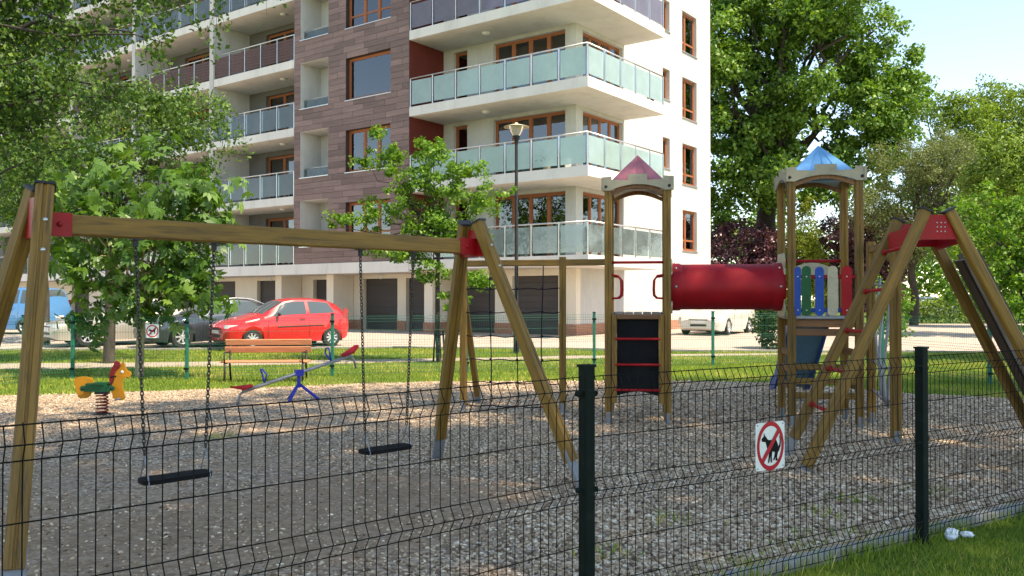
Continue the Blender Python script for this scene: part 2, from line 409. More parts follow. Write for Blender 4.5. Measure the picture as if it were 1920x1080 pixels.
M['leaf_thuja'] = leafmat('leaf_thuja', [(0, (0.076, 0.114, 0.013)), (.6, (0.178, 0.228, 0.022)), (1, (0.305, 0.336, 0.038))], .25)
M['leaf_dark'] = leafmat('leaf_dark', [(0, (.018, .045, .012)), (.6, (.04, .085, .02)), (1, (.08, .13, .03))], .25)

# ------------------------------------------------------------------ the ground
def sheet(name, poly, zoff, m, kind='structure', sub=0):
    bm = bmesh.new(); vs = [bm.verts.new((x, y, 0)) for x, y in poly]; bm.faces.new(vs)
    for yc in (22, 31):
        bmesh.ops.bisect_plane(bm, geom=bm.verts[:] + bm.edges[:] + bm.faces[:], plane_co=(0, yc, 0), plane_no=(0, 1, 0))
    bmesh.ops.triangulate(bm, faces=bm.faces)
    for v in bm.verts: v.co.z = gz(v.co.y) + zoff
    bmesh.ops.recalc_face_normals(bm, faces=bm.faces)
    for f in bm.faces:
        if f.normal.z < 0: f.normal_flip()
    me = bpy.data.meshes.new(name); bm.to_mesh(me); bm.free(); me.materials.append(m)
    o = bpy.data.objects.new(name, me); link(o); return tag(o, kind=kind)

sheet('lawn', [(-300, -60), (300, -60), (300, 500), (-300, 500)], 0, M['lawn'])

def wob(poly, amp, seg=.5, seed=1, closed=True):
    r = random.Random(seed); out = []
    for i in range(len(poly) - (0 if closed else 1)):
        a = Vector(poly[i]); b = Vector(poly[(i + 1) % len(poly)]); n = max(1, int((b - a).length / seg))
        for k in range(n):
            p = a.lerp(b, k / n); out.append((p.x + r.uniform(-amp, amp), p.y + r.uniform(-amp, amp)))
    return out
FP0 = Vector((0.35, 4.06)); DL = Vector((.757, .653)); DR = Vector((.846, .533)); FP1 = FP0 + DR * 2.643
def fence_pt(t):                       # t metres along the near fence from its middle post
    return FP0 + (DL if t < 0 else DR) * t
NR = Vector((-.533, .846)); NL = Vector((-.653, .757))
GRAV_BACK = [(10.2, 10.2), (8.4, 12.6), (7.37, 13.4), (6.3, 14.0), (5.4, 15.1), (4.75, 15.7), (3.2, 16.0), (1.7, 16.05), (0, 16.0), (-1.6, 15.9), (-3.0, 15.5), (-4.4, 14.85), (-6.3, 14.2), (-8.1, 13.65), (-9.4, 12.4), (-9.6, 8)]
front = [fence_pt(-9) + NL * .12, fence_pt(0) + NR * .12, fence_pt(11.2) + NR * .12]
GRAV = [(p.x, p.y) for p in front] + GRAV_BACK
def inside(poly, x, y):
    x = np.asarray(x); y = np.asarray(y); c = np.zeros(x.shape, bool); n = len(poly)
    for i in range(n):
        x1, y1 = poly[i]; x2, y2 = poly[(i + 1) % n]
        cond = ((y1 > y) != (y2 > y)); xi = (x2 - x1) * (y - y1) / ((y2 - y1) if y2 != y1 else 1e-9) + x1
        c ^= cond & (x < xi)
    return c
gp = front and ([(p.x, p.y) for p in front] + wob(GRAV_BACK, .10, .45, 3, False) + [GRAV_BACK[-1]])
gsheet = sheet('gravel_bed', gp, .006, M['gravel'])
# wear under the swings and in front of the tower, stored per vertex on a finer copy of the sheet
WORN = [(-2.1, 5.6, 1.1, .8), (-.9, 6.6, 1.0, .85), (-1.4, 6.0, 1.5, .6), (-3.6, 5.6, 2.2, .5), (-2.6, 7.8, 2.6, .32), (1.6, 10.1, .8, .3), (3.0, 8.8, .7, .2)]
def worn(x, y):
    w = np.zeros(np.shape(x))
    for cx, cy, r, k in WORN: w = np.maximum(w, k * np.exp(-(((x - cx) / r) ** 2 + ((y - cy) / r) ** 2)))
    return w
bm = bmesh.new(); bm.from_mesh(gsheet.data)
for k in range(-28, 34):
    bmesh.ops.bisect_plane(bm, geom=bm.verts[:] + bm.edges[:] + bm.faces[:], plane_co=(k * .4, 0, 0), plane_no=(1, 0, 0))
for k in range(-12, 42):
    bmesh.ops.bisect_plane(bm, geom=bm.verts[:] + bm.edges[:] + bm.faces[:], plane_co=(0, k * .4, 0), plane_no=(0, 1, 0))
bm.to_mesh(gsheet.data); bm.free()
co = np.empty(len(gsheet.data.vertices) * 3, np.float32); gsheet.data.vertices.foreach_get('co', co); co = co.reshape(-1, 3)
at = gsheet.data.attributes.new('worn', 'FLOAT', 'POINT'); at.data.foreach_set('value', worn(co[:, 0], co[:, 1]).astype(np.float32))

sheet('footpath', wob([(-30, 15.2), (-16, 17.9), (-9, 18.9), (-4.5, 20.1), (0, 21.4), (4, 22.6), (10, 23.4), (10, 23.9), (4, 23.3), (0, 22.4), (-4.5, 21.4), (-9, 20.6), (-16, 19.9), (-30, 17.4)], .09, .7, 5), .006, M['path'])
PAVE = [(-70, 23.6), (-30, 24.2), (-9, 24.9), (-3.4, 25.6), (1, 25.2), (5.2, 24.3), (13, 23.8), (40, 22.6), (60, 24), (60, 46), (22, 46), (13, 46.2), (9, 60), (-70, 60)]
sheet('paved_drive', wob(PAVE, .05, .9, 6), .012, M['paving'])
# kerb along the drive: short concrete stones
def kerb_run(pts, w, h, seg, gap=.006):
    root = MB()
    for a, b in zip(pts[:-1], pts[1:]):
        a = Vector(a); b = Vector(b); n = max(1, int((b - a).length / seg)); d = (b - a).normalized(); nn = Vector((-d.y, d.x))
        for k in range(n):
            p = a.lerp(b, k / n) + d * gap; q = a.lerp(b, (k + 1) / n) - d * gap
            c = [p - nn * w / 2, q - nn * w / 2, q + nn * w / 2, p + nn * w / 2]
            z = [gz(v.y) for v in c]
            root.add([(v.x, v.y, zz - .05) for v, zz in zip(c, z)] + [(v.x, v.y, zz + h) for v, zz in zip(c, z)],
                     [(0,3,2,1),(4,5,6,7),(0,1,5,4),(1,2,6,5),(2,3,7,6),(3,0,4,7)])
    return root
tag(kerb_run(PAVE[1:9], .12, .05, 1.0).build('drive_kerb', M['concrete']), kind='structure')
# concrete edging under the near fence, stone by stone
ek = thing('kerb', (0, 0, 0)); tag(ek, kind='structure')
tt = -6.0
while tt < 10.5:
    a = fence_pt(tt); n_ = NR if tt >= 0 else NL; a = a + n_ * .085; dd = DR if tt >= 0 else DL
    b = a + dd * .985
    o = MB().add([(p.x, p.y, z) for z in (-.06, .062) for p in (a - n_ * .04, b - n_ * .04, b + n_ * .04, a + n_ * .04)],
                 [(0,3,2,1),(4,5,6,7),(0,1,5,4),(1,2,6,5),(2,3,7,6),(3,0,4,7)]).build('edging_stone', M['concrete'], ek)
    o.location.z = random.uniform(-.006, .006)
    tt += 1.0

# pebbles
def ico():
    t = (1 + 5 ** .5) / 2
    v = np.array([(-1,t,0),(1,t,0),(-1,-t,0),(1,-t,0),(0,-1,t),(0,1,t),(0,-1,-t),(0,1,-t),(t,0,-1),(t,0,1),(-t,0,-1),(-t,0,1)], float); v /= np.linalg.norm(v[0])
    f = np.array([(0,11,5),(0,5,1),(0,1,7),(0,7,10),(0,10,11),(1,5,9),(5,11,4),(11,10,2),(10,7,6),(7,1,8),(3,9,4),(3,4,2),(3,2,6),(3,6,8),(3,8,9),(4,9,5),(2,4,11),(6,2,10),(8,6,7),(9,8,1)])
    return v, f
def octa():
    v = np.array([(1,0,0),(-1,0,0),(0,1,0),(0,-1,0),(0,0,1),(0,0,-1)], float)
    f = np.array([(0,2,4),(2,1,4),(1,3,4),(3,0,4),(2,0,5),(1,2,5),(3,1,5),(0,3,5)]); return v, f
def scatter_stones(name, n, y0, y1, shape, smin, smax):
    x = RNG.uniform(-.64, .68, n * 2); y = y0 + (y1 - y0) * RNG.random(n * 2)
    acc = RNG.random(n * 2) < y / y1; y = y[acc]; x = x[acc] * y
    k = inside(GRAV, x, y); x, y = x[k], y[k]
    nz = np.sin(x * 1.7 + y * .9) * .5 + np.sin(x * .8 - y * 1.9 + 1.3) * .5
    keep = RNG.random(len(x)) > np.clip(worn(x, y) * 1.9 + .12 - nz * .12 + np.clip((-.8 - x) * .12, 0, .35), 0, .93); x, y = x[keep], y[keep]
    m_ = len(x); s = RNG.uniform(smin, smax, m_) * (0.75 + .5 * RNG.random(m_) ** 2) * np.clip(.9 + .10 * x, .7, 1.12)
    V, F = shape; nv = len(V)
    P = V[None] * (1 + RNG.uniform(-.26, .26, (m_, nv, 1)))
    P = P * (s[:, None, None] * np.stack([RNG.uniform(.8, 1.35, m_), RNG.uniform(.7, 1.1, m_), RNG.uniform(.45, .8, m_)], 1)[:, None, :])
    a = RNG.uniform(0, 2 * np.pi, m_); ca, sa = np.cos(a)[:, None], np.sin(a)[:, None]; tl = RNG.uniform(-.5, .5, m_)[:, None]
    X = P[..., 0] * ca - P[..., 1] * sa; Y = P[..., 0] * sa + P[..., 1] * ca; Z = P[..., 2] + X * tl * .6
    X += x[:, None]; Y += y[:, None]; Z += (.006 + s * RNG.uniform(.05, .45, m_))[:, None]
    vv = np.stack([X, Y, Z], 2).reshape(-1, 3); ff = (F[None] + (np.arange(m_) * nv)[:, None, None]).reshape(-1, 3)
    t = np.clip(RNG.normal(.5, .30, m_), 0, 1)
    o = np_mesh(name, vv, ff, M['stone'], None, np.repeat(t, len(F)))
    return tag(o, 'loose grey and beige pebbles covering the playground floor', 'gravel', kind='stuff')
scatter_stones('gravel', 28000, 4.5, 6.4, ico(), .0095, .0185)
scatter_stones('gravel', 60000, 6.4, 10.5, octa(), .010, .019)
scatter_stones('gravel', 50000, 10.5, 16.5, octa(), .012, .022)

# grass blades
def blades(x, y, h, w, lean, rng, tint):
    n = len(x); a = rng.uniform(0, 2 * np.pi, n); z = np.where(y < 22, 0, np.where(y < 31, .15 * (y - 22) / 9, .15))
    dx, dy = np.cos(a) * w / 2, np.sin(a) * w / 2; b = rng.uniform(0, 2 * np.pi, n); lx, ly = np.cos(b) * lean * h, np.sin(b) * lean * h
    v = np.stack([np.stack([x - dx, y - dy, z], 1), np.stack([x + dx, y + dy, z], 1), np.stack([x + lx, y + ly, z + h], 1)], 1).reshape(-1, 3)
    return v, np.arange(3 * n).reshape(-1, 3), tint
def grass(name, n, gen, hmin, hmax, w, lean, label):
    x, y = gen(n); m_ = len(x)
    patch = np.sin(x * .9 + 1.1) * np.sin(y * 1.3 + x * .4) * .2 + np.sin(x * 2.3 - y * 1.7) * np.sin(x * .7 + y * 2.9 + .6) * .2
    t = np.clip(RNG.normal(.5, .22, m_) + patch, 0, 1)
    v, f, t = blades(x, y, RNG.uniform(hmin, hmax, m_) * (1 + patch), w, RNG.uniform(.1, lean, m_), RNG, t)
    return tag(np_mesh(name, v, f, M['grass'], None, t), label, 'grass', kind='stuff')
def near_gen(n):
    t = RNG.uniform(-.2, 6.5, n); d = RNG.uniform(-.02, 2.4, n) ** 1.0
    x = FP0.x + DR.x * t + .533 * d; y = FP0.y + DR.y * t - .846 * d; k = (y > 4.3) & (np.abs(x) < .66 * y); return x[k], y[k]
grass('grass', 100000, near_gen, .018, .045, .006, 1.0, 'short mown lawn on the near side of the fence')
def edge_gen(n):
    t = RNG.uniform(.6, 6.5, n); d = RNG.normal(-.02, .05, n); k = RNG.random(n) < (.35 + .65 * (np.sin(t * 5) * np.sin(t * 2.1 + 1) > .1)); t, d = t[k], d[k]
    return FP0.x + DR.x * t + .533 * d, FP0.y + DR.y * t - .846 * d
grass('grass', 2600, edge_gen, .06, .16, .007, .7, 'long grass growing along the concrete edging')
PATHP = [(-30, 15.2), (-16, 17.9), (-9, 18.9), (-4.5, 20.1), (0, 21.4), (4, 22.6), (10, 23.4), (10, 23.9), (4, 23.3), (0, 22.4), (-4.5, 21.4), (-9, 20.6), (-16, 19.9), (-30, 17.4)]
def far_gen(n):
    y = RNG.uniform(12.5, 25.6, n); x = RNG.uniform(-.62, .62, n) * y
    k = ~inside(GRAV, x, y + .05) & ~inside(PAVE, x, y); k &= (~inside(PATHP, x, y)) | (RNG.random(n) < .05); k &= RNG.random(n) < .35 + .65 * y / 25; return x[k], y[k]
grass('grass', 170000, far_gen, .03, .075, .013, .9, 'sunlit grass around the back of the gravel')
def weed_gen(n):
    cs = [(1.75, 5.35), (1.95, 5.6), (2.3, 5.7), (1.3, 5.05), (2.6, 6.6), (3.3, 6.9), (1.1, 6.0), (.55, 5.2), (2.2, 6.2), (-3.2, 9.6), (2.9, 9.4)]
    i = RNG.integers(0, len(cs), n); c = np.array(cs)[i]; return c[:, 0] + RNG.normal(0, .11, n), c[:, 1] + RNG.normal(0, .09, n)
grass('weeds', 520, weed_gen, .02, .07, .016, 1.3, 'small green weeds sprouting through the gravel')['category'] = 'weeds'

# ------------------------------------------------------------------ swing set
SW = thing('swing_set', (-1.56, 6.25, 0), R(44.0), 'wooden two-seat swing set with red corner brackets and splayed legs', 'swing set')
HALF = 1.655; BZ = 1.985
bar('top_beam', (-HALF - .02, 0, BZ), (HALF + .02, 0, BZ), .085, .125, M['wood'], SW, groove=0, ch=.01)
for sx in (-1, 1):
    for sy in (-1, 1):
        foot = Vector((sx * (HALF + .41), sy * .93, 0)); top = Vector((sx * (HALF + .03), sy * .085, 2.19)); d = (top - foot)
        a = foot + d * .10
        lg = bar('leg', a, top, .098, .098, M['wood'], SW, up=(sx * .3, sy, 0), groove=.010, ch=.012)
        bar('metal_foot', foot + d * -.02, foot + d * .145, .108, .03, M['foot'], SW, up=(sx * .3, sy, 0), ch=.004)
        c = bar('end_cap', top - d.normalized() * .002, top + d.normalized() * .014, .112, .112, M['dark_metal'], SW, up=(sx * .3, sy, 0), ch=.008)
        for q in (.83, .91):
            p = foot + d * q + Vector((sx * .0, sy * .055, 0))
            MB().lathe([(.0, .012), (.010, .010), (.014, .0), (.014, -.012)], 10, lambda x, y, z, p=p, sy=sy: (p.x + x, p.y + sy * z, p.z + y)).build('bolt', M['stainless'], SW, smooth=True)
    # red steel bracket: gusset plate between the legs and a sleeve round the beam end
    g = MB()
    for off in (-.006, .016):
        x0 = sx * (HALF + .055 + off)
        g.prism([(-.10, 2.135), (-.20, 1.90), (.20, 1.90), (.10, 2.135)], lambda a, b, x0=x0: (x0, a, b), (sx * .004, 0, 0))
    br = g.build('bracket', M['red'], SW)
    MB().box(sx * (HALF - .13), sx * (HALF + .05), -.049, .049, BZ - .069, BZ + .069).build('sleeve', M['red'], br)
    for sy in (-1, 1):
        MB().lathe([(0, .016), (.014, .014), (.018, 0)], 10, lambda x, y, z, sy=sy: (sx * (HALF - .06) + x, sy * (.049 + z), BZ + y)).build('bolt', M['red'], br, smooth=True)

def chain_mesh(p0, p1, link=.034, r=.0042):
    mb = MB(); p0 = Vector(p0); p1 = Vector(p1); d = p1 - p0; L = d.length; z = d.normalized()
    x = z.cross(Vector((0, 1, 0))).normalized(); y = z.cross(x); step = link * .74; n = int(L / step)
    for i in range(n):
        c = p0 + z * (i + .5) * step; u = x if i % 2 else y
        pts = []
        for k in range(8):
            a = 2 * math.pi * k / 8; pts.append(c + u * math.cos(a) * .0105 + z * math.sin(a) * link * .5)
        mb.tube(pts, r, 5, closed=True)
    return mb
def swing(xa, xb, label, zs, sway):
    c = (xa + xb) / 2; w = Matrix.Rotation(R(44), 3, 'Z') @ Vector((c, 0, 0)) + Vector((-1.56, 6.25, 0))
    s = thing('swing', (w.x, w.y, zs), R(44), label, 'swing', 'swings hanging from the wooden frame')
    hx = (xb - xa) / 2
    out = []
    for k in range(28):
        a = 2 * math.pi * k / 28; e = .35
        out.append((.225 * math.copysign(abs(math.cos(a)) ** e, math.cos(a)), .085 * math.copysign(abs(math.sin(a)) ** e, math.sin(a))))
    mb = MB(); mb.prism(out, lambda a, b: (a, b + sway, -.014), (0, 0, .028))
    seat = mb.build('seat', M['black'], s, smooth='auto')
    for k in (-1, 1):
        top = Vector((k * hx, 0, BZ - .10 - zs)); bot = Vector((k * .20, sway, .16))
        hg = MB(); hg.box(k*hx - .03, k*hx + .03, -.032, .032, BZ - zs - .072, BZ - zs - .0635)
        hg.tube([(k*hx, 0, BZ - zs - .07), (k*hx, 0, BZ - zs - .115)], .018, 8); hg.build('hanger', M['dark_metal'], s)
        chain_mesh(top, bot).build('chain', M['chain'], s, smooth=True)
        tr = MB()
        for q in (-1, 1): tr.tube([bot, (k * .20, sway + q * .075, .0), (k * .20, sway + q * .075, -.03)], .0045, 6)
        tr.build('hook', M['steel'], s)
    return s
swing(-1.138, -.62, 'black swing seat on two chains, nearest the left leg of the frame', .385, -.01)
swing(.55, 1.06, 'black swing seat on two chains, nearest the climbing tower', .36, .015)

# ------------------------------------------------------------------ play structure with two towers
PS = thing('play_structure', (1.194, 10.72, 0), math.atan2(-.15, .989), 'wooden climbing structure of two roofed towers joined by a red tunnel', 'play structure')
T1 = .72; X2 = 2.19; T2 = .775
def post(x, y, z0, z1, w=.09, m='wood', foot=True, name='post'):
    o = bar(name, (x, y, z0 + (.06 if foot else 0)), (x, y, z1), w, w, M[m], PS, up=(0, 1, 0), groove=.008, ch=.010)
    if foot:
        bar('metal_foot', (x, y, z0 - .03), (x, y, z0 + .14), w * .62, w * 1.06, M['foot'], PS, up=(0, 1, 0), ch=.003)
    return o
def tower(x0, t, ztop, zp, roofm, boardm):
    for px, py in ((0, 0), (t, 0), (0, t), (t, t)):
        post(x0 + px, py, 0, ztop - .10)
    # crenellated gable boards on four sides
    w = t + .16; h = .19
    arch = [(w * (.88 - .76 * k / 12), .075 * math.sin(math.pi * k / 12) ** .8) for k in range(13)][::-1]
    prof = [(0, 0)] + arch + [(w, 0), (w, .165), (.86 * w, .175), (.86 * w, .135), (.635 * w, .125), (.635 * w, .20), (.365 * w, .20), (.365 * w, .125), (.14 * w, .135), (.14 * w, .175), (0, .165)]
    rz0 = ztop - h
    pyr = MB(); b = t / 2 - .015; cx = x0 + t / 2; cy = t / 2
    ap = (cx, cy, ztop + .31); base = [(cx - b, cy - b, rz0 + .11), (cx + b, cy - b, rz0 + .11), (cx + b, cy + b, rz0 + .11), (cx - b, cy + b, rz0 + .11)]
    mid = [(cx + (p[0] - cx) * .46, cy + (p[1] - cy) * .46, rz0 + .11 + (ztop + .31 - rz0 - .11) * .55) for p in base]
    pyr.add(base + mid + [ap], [(0,1,5,4),(1,2,6,5),(2,3,7,6),(3,0,4,7),(4,5,8),(5,6,8),(6,7,8),(7,4,8),(3,2,1,0)])
    rf = pyr.build('roof', roofm, PS)
    for q in (.28, .5, .72):
        sm = MB(); x = cx - b + 2 * b * q; f = 1 - abs(q - .5) * 2
        sm.tube([(x, cy - b - .004, rz0 + .115), (cx + (x - cx) * .46, cy - b * .46 - .004, rz0 + .11 + (ztop + .31 - rz0 - .11) * .55), (cx, cy - .004, ztop + .305)], .005, 5); sm.build('seam', roofm, rf)
    g = -.08
    for side in range(4):
        mb = MB()
        if side == 0: mb.prism(prof, lambda a, c: (x0 + g + a, -.045 - .022, rz0 + c), (0, .02, 0))
        if side == 1: mb.prism(prof, lambda a, c: (x0 + g + a, t + .047, rz0 + c), (0, .02, 0))
        if side == 2: mb.prism(prof, lambda a, c: (x0 - .067, g + a, rz0 + c), (.02, 0, 0))
        if side == 3: mb.prism(prof, lambda a, c: (x0 + t + .047, g + a, rz0 + c), (.02, 0, 0))
        gb = mb.build('gable_board', boardm, rf)
        if side == 0:
            for bx in (.055, w - .055):
                MB().lathe([(0, .012), (.014, .010), (.02, 0)], 10, lambda x, y, z, bx=bx: (x0 + g + bx + x, -.067 - z, rz0 + .05 + y)).build('bolt', M['dark_metal'], PS, smooth=True)
    # red arch rail inside, front and back
    for yy in (.0, t):
        mb = MB(); pts = [(x0 + .045 + (t - .09) * k / 14, yy, rz0 - .055 + .09 * math.sin(math.pi * k / 14)) for k in range(15)]
        for i in range(14):
            a, c = pts[i], pts[i + 1]
            mb.add([(a[0], yy - .02, a[2]), (c[0], yy - .02, c[2]), (c[0], yy + .02, c[2]), (a[0], yy + .02, a[2]), (a[0], yy - .02, a[2] + .05), (c[0], yy - .02, c[2] + .05), (c[0], yy + .02, c[2] + .05), (a[0], yy + .02, a[2] + .05)],
                   [(0,3,2,1),(4,5,6,7),(0,1,5,4),(2,3,7,6)])
        mb.build('arch_rail', M['wood2'], PS)
    # platform planks
    n = 7
    for k in range(n):
        xx = x0 - .04 + (t + .08) * (k + .5) / n
        bar('plank', (xx, .05, zp - .02), (xx, t - .05, zp - .02), (t + .08) / n - .012, .034, M['grey_plank'], PS, ch=.004)
    for yy in (.02, t - .02):
        bar('platform_beam', (x0 + .046, yy, zp - .085), (x0 + t - .046, yy, zp - .085), .04, .09, M['wood2'], PS)
tower(0, T1, 3.06, 1.37, M['red_roof'], M['tan_board'])
tower(X2, T2, 3.13, 1.325, M['blue_roof'], M['tan_board'])
# tower with red roof: black climbing ramp with red rungs, handles, safety bar
for xx in (.075, T1 - .075):
    bar('side_board', (xx, -.062, .26), (xx, -.062, 1.345), .06, .035, M['wood'], PS, up=(0, 1, 0), ch=.006)
mb = MB(); arc = [(.105 + (T1 - .21) * k / 10, .34 + .055 * math.sin(math.pi * k / 10)) for k in range(11)]
mb.prism(arc + [(T1 - .105, 1.30), (.105, 1.30)], lambda a, b: (a, -.022, b), (0, .03, 0)); mb.build('climbing_panel', M['black'], PS)
bar('ramp_top_rail', (.105, -.06, 1.315), (T1 - .105, -.06, 1.315), .05, .06, M['wood2'], PS)
for z in (.42, .73, 1.045):
    MB().tube([(.09, -.085, z), (T1 - .09, -.085, z)], .015, 10).build('rung', M['red'], PS, smooth=True)
MB().tube([(.04, .0, 1.985), (T1 - .04, .0, 1.985)], .018, 10).build('safety_bar', M['red'], PS, smooth=True)
for sx, x0 in ((1, .045), (-1, T1 - .045)):
    pts = [(x0, -.03, 1.54), (x0 + sx * .075, -.03, 1.545), (x0 + sx * .11, -.03, 1.58), (x0 + sx * .115, -.03, 1.66), (x0 + sx * .11, -.03, 1.77), (x0 + sx * .075, -.03, 1.82), (x0, -.03, 1.83)]
    MB().tube(pts, .013, 8).build('grab_handle', M['red'], PS, smooth=True)
    MB().tube([(p[0], T1 + .03, p[2]) for p in pts], .013, 8).build('grab_handle', M['red'], PS, smooth=True)
for z in (.62, 1.02):
    bar('side_rail', (0, .05, z), (0, T1 - .05, z), .04, .09, M['wood2'], PS); bar('side_rail', (T1, .05, z), (T1, T1 - .05, z), .04, .09, M['wood2'], PS)
for z in (1.55, 1.70, 1.85):
    bar('side_rail', (0, .05, z), (0, T1 - .05, z), .03, .08, M['wood'], PS)
# tunnel
TR = .285; TZ = 1.685; TY = T1 / 2
mb = MB(); N = 40
prof = []
xs = [T1 + .05, T1 + .06, T1 + .16, T1 + .18] + list(np.linspace(T1 + .2, X2 - .2, 8)) + [X2 - .18, X2 - .16, X2 - .06, X2 - .05]
rr = [TR + .012, TR + .014, TR + .014, TR] + [TR] * 8 + [TR, TR + .014, TR + .014, TR + .012]
mb.lathe([(r, x) for r, x in zip(rr, xs)], N, lambda x, y, z: (z, TY + x, TZ + y)); mb.lathe([(r - .012, x) for r, x in zip(rr, xs)], N, lambda x, y, z: (z, TY + x, TZ + y))
tn = mb.build('tunnel', M['tunnel_red'], PS, smooth='auto', fix=False)
for xx in (T1 + .11, X2 - .11):
    for a in (-150, -100, -50, 0):
        p = (xx, TY + (TR + .015) * math.cos(R(a + 180)), TZ + (TR + .015) * math.sin(R(a + 180)))
        MB().lathe([(0, .01), (.012, .008), (.016, 0)], 8, lambda x, y, z, p=p: (p[0] + x, p[1] - z, p[2] + y)).build('bolt', M['stainless'], tn, smooth=True)
# scalloped mounting boards with a round opening at both tunnel ends
def scallop(x, zlo, zhi, m):
    mb = MB(); out = []
    y0, y1 = .13, T1 - .13; n = 40
    pts = []
    for k in range(n): pts.append((y0 + (y1 - y0) * k / n, zhi + .035 * abs(math.sin(k / n * math.pi * 5))))
    for k in range(n): pts.append((y1 + .03 * abs(math.sin(k / n * math.pi * 5)), zhi - (zhi - zlo) * k / n))
    for k in range(n): pts.append((y1 - (y1 - y0) * k / n, zlo - .035 * abs(math.sin(k / n * math.pi * 5))))
    for k in range(n): pts.append((y0 - .03 * abs(math.sin(k / n * math.pi * 5)), zlo + (zhi - zlo) * k / n))
    m_ = len(pts); inner = []
    for (yy, zz) in pts:
        a = math.atan2(zz - TZ, yy - TY); inner.append((TY + (TR - .02) * math.cos(a), TZ + (TR - .02) * math.sin(a)))
    v = [(x, p[0], p[1]) for p in pts] + [(x, p[0], p[1]) for p in inner] + [(x + .02, p[0], p[1]) for p in pts] + [(x + .02, p[0], p[1]) for p in inner]
    f = []
    for i in range(m_):
        j = (i + 1) % m_; f += [(i, j, m_ + j, m_ + i), (2*m_ + j, 2*m_ + i, 3*m_ + i, 3*m_ + j), (j, i, 2*m_ + i, 2*m_ + j), (m_ + i, m_ + j, 3*m_ + j, 3*m_ + i)]
    mb.add(v, f); return mb.build('tunnel_board', m, PS)
scallop(T1 + .048, 1.39, 2.0, M['cream']); scallop(X2 - .072, 1.34, 2.06, M['cream'])
# net frame
NL0 = Vector((-2.03, .95)); NT = Vector((-.045, .72)); NM = NL0.lerp(NT, .70)
NZ = 2.02
bar('net_beam', (NL0.x - .06, NL0.y, NZ), (NT.x, NT.y, NZ), .075, .085, M['wood'], PS)
post(NL0.x, NL0.y, 0, NZ - .043); post(NM.x, NM.y, 0, NZ + .075, .088)
bar('brace', (NL0.x + .05, NL0.y + .75, .12), (NL0.x, NL0.y + .05, 1.55), .08, .08, M['wood'], PS)
bar('metal_foot', (NL0.x + .055, NL0.y + .80, -.02), (NL0.x + .048, NL0.y + .73, .2), .09, .03, M['foot'], PS)
def npt(u, z, s=0): 
    p = NL0.lerp(NM, u); return (p.x, p.y - .01, z + s)
for i, u in enumerate((.28, .55, .80)):
    mb = MB(); mb.tube([npt(u + .01 * math.sin(z * 3 + i), z) for z in np.linspace(.07, NZ - .04, 9)], .008, 6)
    mb.build('rope', M['rope'], PS, smooth=True)
    for z in (.08, .40, .71, 1.03, 1.36, 1.68):
        MB().lathe([(0, -.018), (.014, -.012), (.018, 0), (.014, .012), (0, .018)], 8, lambda x, y, q, u=u, z=z: tuple(Vector(npt(u, z)) + Vector((x, y, q)))).build('rope_joint', M['rope'] if z > .2 else M['red'], PS, smooth=True)
for j, z in enumerate((.08, .40, .71, 1.03, 1.36, 1.68)):
    mb = MB(); mb.tube([npt(u, z, -.02 * math.sin(math.pi * u * 3.6 + j) ** 2) for u in np.linspace(.02, .98, 15)], .008, 6); mb.build('rope', M['rope'], PS, smooth=True)
# tower with blue roof: coloured slat fence, rails, slide
xs0 = X2 + .045; 
bar('rail', (xs0, -.01, 1.40), (X2 + T2 - .045, -.01, 1.40), .03, .05, M['blue'], PS); bar('rail', (xs0, -.01, 1.80), (X2 + T2 - .045, -.01, 1.80), .03, .045, M['red'], PS)
def slat(x, w, z0, z1, m, y):
    o = [(w/2, z0 + w*.3), (w/2, z1 - w/2)] + [(w/2 * math.cos(a), z1 - w/2 + w/2 * math.sin(a)) for a in np.linspace(.2, math.pi - .2, 8)] + [(-w/2, z1 - w/2), (-w/2, z0 + w*.3)] + [(w/2 * math.cos(a), z0 + w*.3 + w*.3 * math.sin(a)) for a in np.linspace(math.pi + .25, 2*math.pi - .25, 6)]
    mb = MB(); mb.prism(o, lambda a, b: (x + a, y, b), (0, .018, 0)); s = mb.build('slat', m, PS)
    for zz in (1.40, 1.80): MB().lathe([(0, .008), (.008, .007), (.011, 0)], 8, lambda a, b, q, zz=zz: (x + a, y - q, zz + b)).build('screw', M['stainless'], s, smooth=True)
for x, w, m in ((.065, .075, 'blue'), (.165, .105, 'green'), (.315, .10, 'blue'), (.465, .115, 'cream'), (.625, .12, 'red')):
    slat(X2 + x, w, 1.335, 1.93 if m != 'blue' else 1.92, M[m], -.046)
hp = [(.08 + .6 * k / 20, 1.90 + .10 * math.sin(math.pi * k / 20)) for k in range(21)]
mb = MB(); mb.prism([(.08, 1.82), (.68, 1.82)] + hp[::-1], lambda a, b: (X2 + a, T2 - .01, b), (0, .018, 0)); mb.build('arched_board', M['cream'], PS)
for x, m in ((.62, 'red'), (.12, 'blue'), (.66, 'cream')):
    slat(X2 + x, .08, 1.335, 1.86, M[m], T2 - .03)
MB().tube([(X2 + .04, T2, 2.02), (X2 + T2 - .04, T2, 2.02)], .02, 10).build('safety_bar', M['red'], PS, smooth=True)
bar('platform_edge', (X2 + .046, -.03, 1.315), (X2 + T2 - .046, -.03, 1.315), .03, .045, M['steel'], PS)
bar('rail', (xs0, -.0, 1.135), (X2 + T2 - .045, .0, 1.135), .04, .085, M['wood2'], PS)
for z in (.72, .55, .38):
    bar('rail', (xs0, -.01, z), (X2 + T2 - .045, -.01, z), .04, .075, M['wood'], PS)
for z in (.88, .68, .48): bar('rail', (X2 + T2, .05, z), (X2 + T2, T2 - .05, z), .035, .085, M['wood2'], PS); bar('rail', (X2, .05, z), (X2, T2 - .05, z), .035, .085, M['wood2'], PS)
